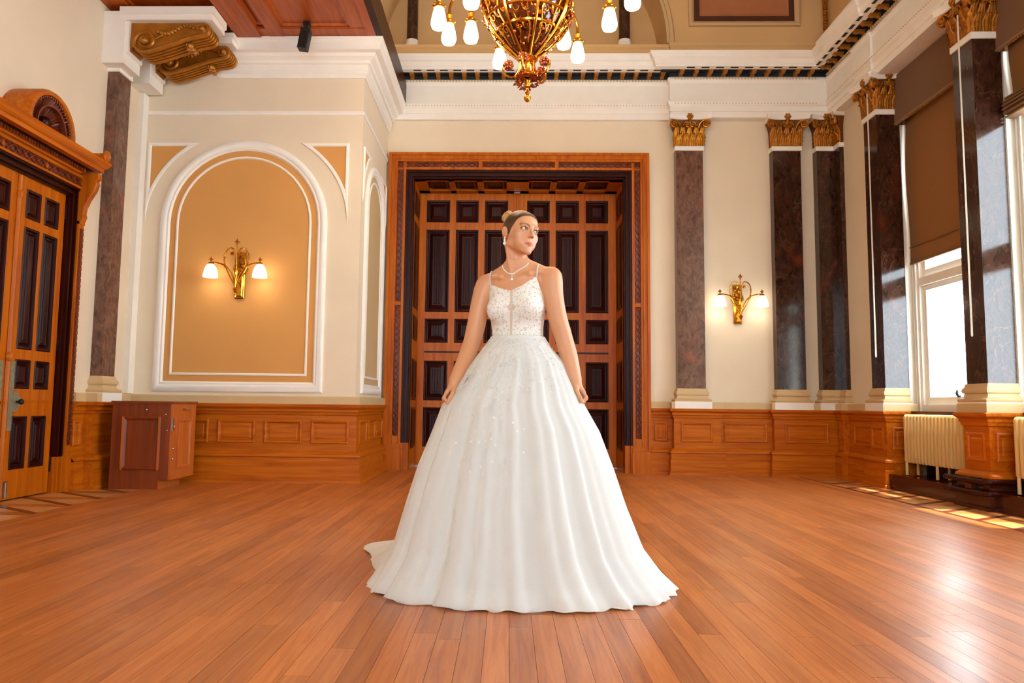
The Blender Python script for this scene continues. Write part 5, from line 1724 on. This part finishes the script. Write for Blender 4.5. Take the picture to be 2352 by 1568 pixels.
# ---- hair: cap over the skull with a hairline, and a bun
def hair_mat(name, c0, c1, c2):
    n = NT(name)
    n.set(Roughness=0.38)
    geo = n.n('TexCoord')
    mp = n.n('Mapping')
    mp.inputs['Scale'].default_value = (1, 1, 1)
    n.l(geo, 'Object', mp, 'Vector')
    at = n.n('VertexColor', layer_name='strand')
    sp = n.n('SeparateColor')
    n.l(at, 0, sp, 0)
    nz = n.n('TexNoise', i_Scale=60.0, i_Detail=3.0)
    cb = n.n('CombineXYZ')
    n.t.links.new(n.math('MULTIPLY', sp.outputs[0], 1.0), cb.inputs[0])
    n.t.links.new(n.math('MULTIPLY', sp.outputs[1], 0.06), cb.inputs[1])
    n.l(cb, 0, nz, 'Vector')
    f = n.math('ADD', n.math('MULTIPLY', nz.outputs['Fac'], 0.55), n.math('MULTIPLY', sp.outputs[2], 0.6))
    n.t.links.new(n.ramp(f, [(0.22, lin(c0)), (0.5, lin(c1)), (0.85, lin(c2))]), n.b.inputs['Base Color'])
    n.bump(nz.outputs['Fac'], 0.5, 0.002)
    return n.m
M['hair'] = hair_mat('hair', '#3a2010', '#85582e', '#d0a462')
FH = Field(HC - 0.15, HC + 0.17, 0.003)
def Fe(c, r, k=0.008, op='add', rot=None): FH.ell(HH(*c), np.array(r) * HS, HR if rot is None else HR @ rot, k, op)
Fe((0, -0.010, 0.032), (0.0755, 0.0865, 0.084), 0.01)
Fe((0, 0.030, 0.010), (0.0665, 0.062, 0.078), 0.012)
Fe((0, 0.044, 0.049), (0.058, 0.043, 0.045), 0.016)
Fe((0, -0.045, 0.0), (0.055, 0.048, 0.05), 0.02)
X3, Y3, Z3 = FH.ax[0][:, None, None] - HC[0], FH.ax[1][None, :, None] - HC[1], FH.ax[2][None, None, :] - HC[2]
HRs = HR / HS[None, :]
hx = X3 * HRs[0, 0] + Y3 * HRs[1, 0] + Z3 * HRs[2, 0]
hyy = X3 * HRs[0, 1] + Y3 * HRs[1, 1] + Z3 * HRs[2, 1]
hz = X3 * HRs[0, 2] + Y3 * HRs[1, 2] + Z3 * HRs[2, 2]
line = np.interp(hyy, [-0.11, -0.07, -0.035, -0.02, 0.002, 0.012, 0.03, 0.05, 0.065, 0.078, 0.10], [-0.03, -0.025, -0.015, 0.012, -0.012, -0.008, 0.018, 0.044, 0.058, 0.068, 0.085])
line = line + 0.004 * np.sin(hx * 160) * 0
cut = (line - hz) * 0.62
FH.D = np.maximum(FH.D, cut.astype(np.float32))
hh = np.maximum(0.006 - np.abs(FH.D - cut), 0) / 0.006
Vh, Fh = FH.mesh()
def strand_attr(me_, Vv, lightness):
    P = ((Vv - HC) @ HR) / HS
    q = P - np.array([0, -0.105, 0.07])
    d = q / np.maximum(np.linalg.norm(q, axis=1, keepdims=True), 1e-6)
    a1 = np.arctan2(d[:, 0], d[:, 2]) * 0.9
    ln = np.linalg.norm(q, axis=1)
    c = np.stack([a1, ln, lightness(P), np.ones(len(Vv))], 1)
    ca_ = me_.color_attributes.new('strand', 'FLOAT_COLOR', 'POINT')
    ca_.data.foreach_set('color', c.astype(np.float32).ravel())
me = np_mesh('hair', Vh, Fh, 'hair')
strand_attr(me, Vh, lambda P: np.clip(0.10 + (P[:, 2] - 0.085) * 22, 0.0, 0.75) * np.clip(1 - (P[:, 1] - 0.03) * 4, 0.4, 1) + np.clip((-P[:, 1] - 0.05) * 8, 0, 0.5))
HO = put('hair', me, BR)
FN = Field(np.array([0.000, 3.705, 1.846]) - 0.07, np.array([0.000, 3.705, 1.846]) + 0.07, 0.0026)
bc = (HR.T @ (np.array([0.000, 3.705, 1.846]) - HC)) / HS
for i in range(26):
    a = 2 * PI * i / 26 * 2.0
    r0 = 0.010 + 0.014 * i / 26
    cc = [bc + np.array([r0 * math.cos(a + t) * 1.05, -0.012 + 0.012 * math.sin(a * 1.7 + t * 2), r0 * math.sin(a + t)]) for t in (0, 0.35, 0.7)]
    for p, q in zip(cc[:-1], cc[1:]): FN.cone(HH(*p), HH(*q), 0.0085, 0.0085, 0.003)
FN.ell(HH(*bc), (0.022, 0.02, 0.022), HR, 0.004)
FN.cone(HH(*bc), HH(0, -0.075, 0.062), 0.024, 0.034, 0.01)
Vn, Fn = FN.mesh()
me = np_mesh('hair_bun', Vn, Fn, 'hair')
strand_attr(me, Vn, lambda P: 0.9 + 0.25 * np.sin(P[:, 0] * 300 + P[:, 2] * 220))
put('hair_bun', me, HO, label='blonde twisted bun high at the back of the head')

# ---- bodice: shell over the torso, open at the neckline
FD = Field((BXc - 0.22, BYc - 0.2, 1.15), (BXc + 0.22, BYc + 0.17, 1.54), 0.0028)
sl, d = torso(FD, 0.005, 1.16, 1.54)
FD.merge(sl, d, 0.01)
bust(FD, 0.005)
XX, YY, ZZ = FD.ax[0][:, None, None], FD.ax[1][None, :, None], FD.ax[2][None, None, :]
neck = np.interp(XX, [-0.25, -0.118, -0.098, -0.088, -0.045, 0.007, 0.06, 0.125, 0.137, 0.152, 0.19, 0.26], [1.36, 1.41, 1.475, 1.478, 1.452, 1.436, 1.458, 1.505, 1.503, 1.46, 1.37, 1.33])
neck = np.where(YY < BYc + 0.02, neck, np.minimum(neck, 1.36))
cutn = np.maximum((ZZ - neck) * 0.75, 1.185 - ZZ)
FD.D = np.maximum(FD.D, cutn.astype(np.float32))
Vd, Fd = FD.mesh()
def lace_mat():
    n = NT('lace_bodice')
    n.set(Roughness=0.7)
    geo = n.n('NewGeometry')
    sp = n.n('SeparateXYZ')
    n.l(geo, 'Position', sp, 0)
    ax = n.math('ABSOLUTE', n.math('SUBTRACT', sp.outputs[0], 0.012))
    cb = n.n('CombineXYZ')
    n.t.links.new(ax, cb.inputs[0])
    n.t.links.new(sp.outputs[2], cb.inputs[2])
    ns = n.n('TexNoise', i_Scale=30.0, i_Detail=1.0)
    n.l(cb, 0, ns, 'Vector')
    vm = n.n('VectorMath', operation='MULTIPLY_ADD')
    n.l(ns, 'Color', vm, 0)
    vm.inputs[1].default_value = (0.016, 0.0, 0.016)
    n.l(cb, 0, vm, 2)
    v1 = n.n('TexVoronoi', feature='DISTANCE_TO_EDGE', i_Scale=62.0)
    v2 = n.n('TexVoronoi', feature='F1', i_Scale=36.0)
    for q in (v1, v2): n.l(vm, 0, q, 'Vector')
    e1 = n.math('LESS_THAN', v1.outputs['Distance'], 0.13)
    r1 = n.math('SMOOTH_MIN', 1.0, n.math('MULTIPLY_ADD', n.math('SINE', n.math('MULTIPLY', v2.outputs['Distance'], 17.0)), 1.6, 0.75), 0.3)
    r1 = n.math('MAXIMUM', r1, 0.12)
    m = n.math('MAXIMUM', e1, r1)
    # sheer centre line
    key = n.math('MULTIPLY', n.math('MAXIMUM', n.math('SUBTRACT', 1.0, n.math('MULTIPLY', n.math('ABSOLUTE', n.math('SUBTRACT', sp.outputs[2], 1.352)), 55.0)), 0.0), 0.018)
    cl = n.math('GREATER_THAN', ax, n.math('ADD', key, 0.006))
    m = n.math('MULTIPLY', m, cl)
    # denser cups
    up = n.n('MapRange')
    up.inputs['From Min'].default_value = 1.36
    up.inputs['From Max'].default_value = 1.42
    n.t.links.new(sp.outputs[2], up.inputs[0])
    fine = n.n('TexNoise', i_Scale=260.0, i_Detail=2.0)
    n.l(geo, 'Position', fine, 'Vector')
    m2 = n.math('MULTIPLY', m, n.math('MULTIPLY_ADD', fine.outputs['Fac'], 0.5, 0.68))
    m2 = n.math('MINIMUM', m2, 1.0)
    mx = n.n('Mix', data_type='RGBA')
    n.t.links.new(m2, mx.inputs[0])
    mx.inputs[6].default_value = lin('#d4c2b2')
    mx.inputs[7].default_value = lin('#eff0ea')
    n.l(mx, 2, n.b, 'Base Color')
    n.bump(m2, 0.6, 0.003)
    return n.m
M['lace'] = lace_mat()
bod = put('gown_bodice', np_mesh('gown_bodice', Vd, Fd, 'lace'), BR, label='sheer nude bodice covered in white lace')

# ---- skirt: satin under-skirt and tulle over-skirt with folds
def tulle(name, col, alpha, tr):
    n = NT(name)
    n.set(Roughness=0.8)
    geo = n.n('NewGeometry')
    c = lin(col)
    nz = n.n('TexNoise', i_Scale=420.0, i_Detail=1.0)
    n.l(geo, 'Position', nz, 'Vector')
    n.t.links.new(n.ramp(nz.outputs['Fac'], [(0.35, tuple(v * 0.93 for v in c[:3]) + (1,)), (0.65, c)]), n.b.inputs['Base Color'])
    t_ = n.n('BsdfTranslucent')
    t_.inputs[0].default_value = c
    mx = n.n('MixShader')
    mx.inputs[0].default_value = tr
    n.l(n.b, 0, mx, 1)
    n.l(t_, 0, mx, 2)
    last = mx
    if alpha < 1:
        tp = n.n('BsdfTransparent')
        m2 = n.n('MixShader')
        lw = n.n('LayerWeight')
        lw.inputs['Blend'].default_value = 0.35
        f = n.math('MULTIPLY_ADD', lw.outputs['Facing'], 1 - alpha, alpha)
        f = n.math('MINIMUM', f, 0.97)
        n.t.links.new(f, m2.inputs[0])
        n.l(tp, 0, m2, 1)
        n.l(mx, 0, m2, 2)
        last = m2
    n.l(last, 0, n.out, 0)
    return n.m
M['satin'] = tulle('ivory_underskirt', '#f7f5f0', 1.0, 0.05)
M['tulle'] = tulle('white_tulle', '#f6f6f3', 0.5, 0.2)
M['applique'] = tulle('white_applique', '#e7e7e2', 1.0, 0.3)
zk = [1.215, 1.203, 1.15, 1.078, 0.970, 0.872, 0.75, 0.575, 0.40, 0.20, 0.09, 0.012]
lk = [-.082, -.086, -.125, -.178, -.252, -.317, -.360, -.428, -.480, -.535, -.600, -.640]
rk = [.176, .182, .214, .279, .330, .370, .438, .502, .558, .635, .718, .785]
fk = [.092, .096, .125, .16, .20, .235, .27, .315, .36, .405, .43, .455]
bk = [.09, .094, .13, .18, .25, .31, .37, .45, .53, .62, .70, .78]
def skirt_pt(th, z, layer, rngp):
    xl, xr = np.interp(z, zk[::-1], lk[::-1]), np.interp(z, zk[::-1], rk[::-1])
    f, b = np.interp(z, zk[::-1], fk[::-1]), np.interp(z, zk[::-1], bk[::-1])
    cx, rx = (xl + xr) / 2, (xr - xl) / 2
    c, s = math.cos(th), math.sin(th)
    ry = b if s > 0 else f
    p = 2.15
    k = (abs(c) ** p + abs(s) ** p) ** (-1 / p)
    t = min(1, max(0, (1.2 - z) / 1.2))
    amp = (0.012 * min(1, t * 5) + 0.050 * t ** 1.3) * (1 if s < 0.3 else 0.8) * (1 - 0.55 * abs(c) ** 3)
    fold = 0
    for (n, ph, w) in rngp: fold += w * math.cos(n * th + ph + 0.5 * math.sin(3 * th + ph))
    fold = math.copysign(abs(fold) ** 0.85, fold)
    k2 = k * (1 + 0.0) + amp * fold / max(0.15, (rx + ry) / 2) * 0.62
    x = cx + rx * c * k2
    y = 3.62 - 0.02 * t + ry * s * k2
    # train sweeping out behind on the picture left, and trailing cloth behind
    tt = max(0, (0.30 - z) / 0.30)
    da = (th - R(134)) / R(21)
    g = math.exp(-da * da) * tt ** 2.2
    x += -0.42 * g
    y += 0.44 * g
    return x, y
def skirt_mesh(name, layer, nt, nz, inset, ztop, jag, seed, mat_):
    rg_ = random.Random(9)
    par = [(17, rg_.random() * 6, 0.42), (29, rg_.random() * 6, 0.30), (11, rg_.random() * 6, 0.34), (47, rg_.random() * 6, 0.16)]
    rg_ = random.Random(seed)
    par = [(n, ph + 0.10 * layer, w) for n, ph, w in par]
    jg = [rg_.uniform(0, 1) for _ in range(nt)]
    jg = [sum(jg[(i + k) % nt] for k in range(-3, 4)) / 7 for i in range(nt)]
    rows = []
    for i in range(nz + 1):
        u = i / nz
        row = []
        for j in range(nt):
            th = 2 * PI * j / nt
            zb = 0.004 + jag * (0.5 + 0.5 * math.sin(th * 23 + 2 * math.sin(th * 7))) * (0.4 + 0.6 * jg[j])
            z = ztop + (zb - ztop) * (u ** 0.92)
            x, y = skirt_pt(th, z, layer, par)
            # cloth laps outwards at the floor
            if u > 0.93:
                q = (u - 0.93) / 0.07
                fx = 0.007 * q * math.sin(th * 31 + seed) + 0.012 * q
                x += math.cos(th) * fx
                y += math.sin(th) * fx
            cx_ = np.interp(z, zk[::-1], [(a + b) / 2 for a, b in zip(lk, rk)][::-1])
            d = Vector((x - cx_, y - 3.62))
            L = d.length
            d *= (L - inset) / L
            row.append((cx_ + d.x, 3.62 + d.y, z))
        rows.append(row)
    mb = MB().grid(rows, True)
    return mb.mesh(name, mat_, 'all')
sk = put('gown_skirt', skirt_mesh('gown_skirt', 0, 360, 70, 0.026, 1.205, 0.004, 5, 'satin'), BR, label='full ivory skirt, floor-length')
put('tulle_layer', skirt_mesh('tulle_layer', 1, 480, 80, 0.006, 1.207, 0.014, 9, 'tulle'), sk, label='sheer outer layer of white tulle')
put('tulle_layer', skirt_mesh('tulle_layer', 2, 480, 80, -0.004, 1.209, 0.018, 23, 'tulle'), sk)
wbnd = MB()
rows = []
for z, o in ((1.196, 0.004), (1.200, 0.009), (1.212, 0.009), (1.216, 0.003)):
    rows.append([tuple(TT((0.124 + 0.0065 + o) * math.cos(2 * PI * j / 48), (0.089 + 0.0065 + o) * math.sin(2 * PI * j / 48), z - 0.0)) for j in range(48)])
wbnd.grid(rows, True)
build(wbnd, 'waistband', 'applique', BR, True)
# surface points of the skirt for applique
dg = bpy.context.evaluated_depsgraph_get()
sm = sk.children[1].data if len(sk.children) > 1 else sk.data
sv = [v.co[:] for v in sm.vertices]
sbvh = BVHTree.FromPolygons(sv, [tuple(p.vertices) for p in sm.polygons])
def flower(mb, c, n, up, s, pet, rg_):
    u = (up - n * up.dot(n)).normalized()
    v = n.cross(u)
    for k in range(pet):
        a = 2 * PI * k / pet + rg_.random() * .4
        d = u * math.cos(a) + v * math.sin(a)
        e = n.cross(d)
        L = s * rg_.uniform(0.8, 1.1)
        mb.add([c + n * .002, c + d * L * .35 + e * L * .3 + n * .003, c + d * L * .8 + e * L * .3 + n * .004, c + d * L + n * .003, c + d * L * .8 - e * L * .3 + n * .004, c + d * L * .35 - e * L * .3 + n * .004], [(0, 1, 2, 3, 4, 5)])
ap = MB()
rg_ = random.Random(41)
spots = []
for i in range(300):
    z = 1.19 - 0.26 * rg_.random() ** 1.5
    th = -PI / 2 + rg_.gauss(0, 0.95)
    spots.append((th, z, rg_.uniform(0.004, 0.0075)))
for i in range(50):
    z = 0.92 - 0.36 * rg_.random()
    th = -PI / 2 - 0.45 + rg_.gauss(0, 0.28) - (0.92 - z) * 0.5
    spots.append((th, z, rg_.uniform(0.004, 0.008)))
for i in range(26):
    spots.append((-PI + 0.42 + rg_.gauss(0, 0.06), 0.985 + rg_.uniform(-0.05, 0.05), rg_.uniform(0.010, 0.017)))
for th, z, s in spots:
    d = Vector((math.cos(th), math.sin(th), 0.0))
    o = Vector((0.05, 3.62, z)) + d * 1.5
    h, n, i, dd = sbvh.ray_cast(o, -d)
    if h is None: continue
    if n.dot(d) < 0: n = -n
    flower(ap, h, n, Vector((rg_.uniform(-.4, .4), 0, 1)), s, rg_.choice((5, 6, 4)), rg_)
build(ap, 'lace_applique', 'applique', sk, kind='stuff')

# ---- shoulder straps, necklace, earrings
def strap(pts2):
    pts = [on_skin(x, z, 0.003) for x, z in pts2]
    return pts
for q in (((-0.094, 1.474), (-0.096, 1.50), (-0.095, 1.525), (-0.091, 1.545)), ((0.134, 1.50), (0.137, 1.525), (0.141, 1.552), (0.146, 1.575))):
    n_ = []
    for i in range(len(q) - 1):
        for k in range(4):
            t = k / 4
            n_.append((q[i][0] + (q[i + 1][0] - q[i][0]) * t, q[i][1] + (q[i + 1][1] - q[i][1]) * t))
    pts = strap(n_)
    pts.append(pts[-1] + Vector((0.002, 0.03, 0.012)))
    build(MB().tube(pts, 0.0042, 6), 'shoulder_strap', 'applique', BR, True)
def gem_mat():
    n = NT('diamond')
    n.set(Roughness=0.08, Metallic=0.0)
    n.b.inputs['Base Color'].default_value = (0.86, 0.9, 0.9, 1)
    n.b.inputs['Coat Weight'].default_value = 1.0
    return n.m
M['gem'] = gem_mat()
nk = [(-0.033, 1.592), (-0.031, 1.582), (-0.026, 1.57), (-0.017, 1.556), (-0.006, 1.546), (0.004, 1.541), (0.013, 1.5385), (0.02, 1.5385), (0.031, 1.546), (0.046, 1.557), (0.062, 1.567), (0.078, 1.577), (0.090, 1.589), (0.097, 1.600)]
ch = MB()
prev = None
for i in range(len(nk) - 1):
    for k in range(4):
        t = k / 4
        p = on_skin(nk[i][0] + (nk[i + 1][0] - nk[i][0]) * t, nk[i][1] + (nk[i + 1][1] - nk[i][1]) * t - 0.016, 0.002)
        ch.ball(p, 0.0031, 6)
        if prev is not None and (p - prev).length < 0.03: ch.tube([prev, p], 0.0016, 5, False)
        prev = p
NK = build(ch, 'necklace', 'gem', BR, True)
pd = MB()
for z, r in ((1.513, 0.0035), (1.505, 0.004), (1.493, 0.0078)):
    pd.ball(on_skin(0.014, z, 0.004), r, 8)
build(pd, 'pendant', 'gem', NK, True)
for s in (-1,):
    b = HH(s * 0.0775, -0.003, -0.033)
    er = MB().ball((b[0], b[1] - 0.004, b[2]), 0.0045, 8).ball((b[0], b[1] - 0.004, b[2] - 0.011), 0.006, 8).ball((b[0], b[1] - 0.004, b[2] - 0.026), 0.0088, 8, 1.15)
    er.tube([(b[0], b[1] - 0.004, b[2]), (b[0], b[1] - 0.004, b[2] - 0.02)], 0.0015, 5)
    build(er, 'earring', 'gem', BR, True)
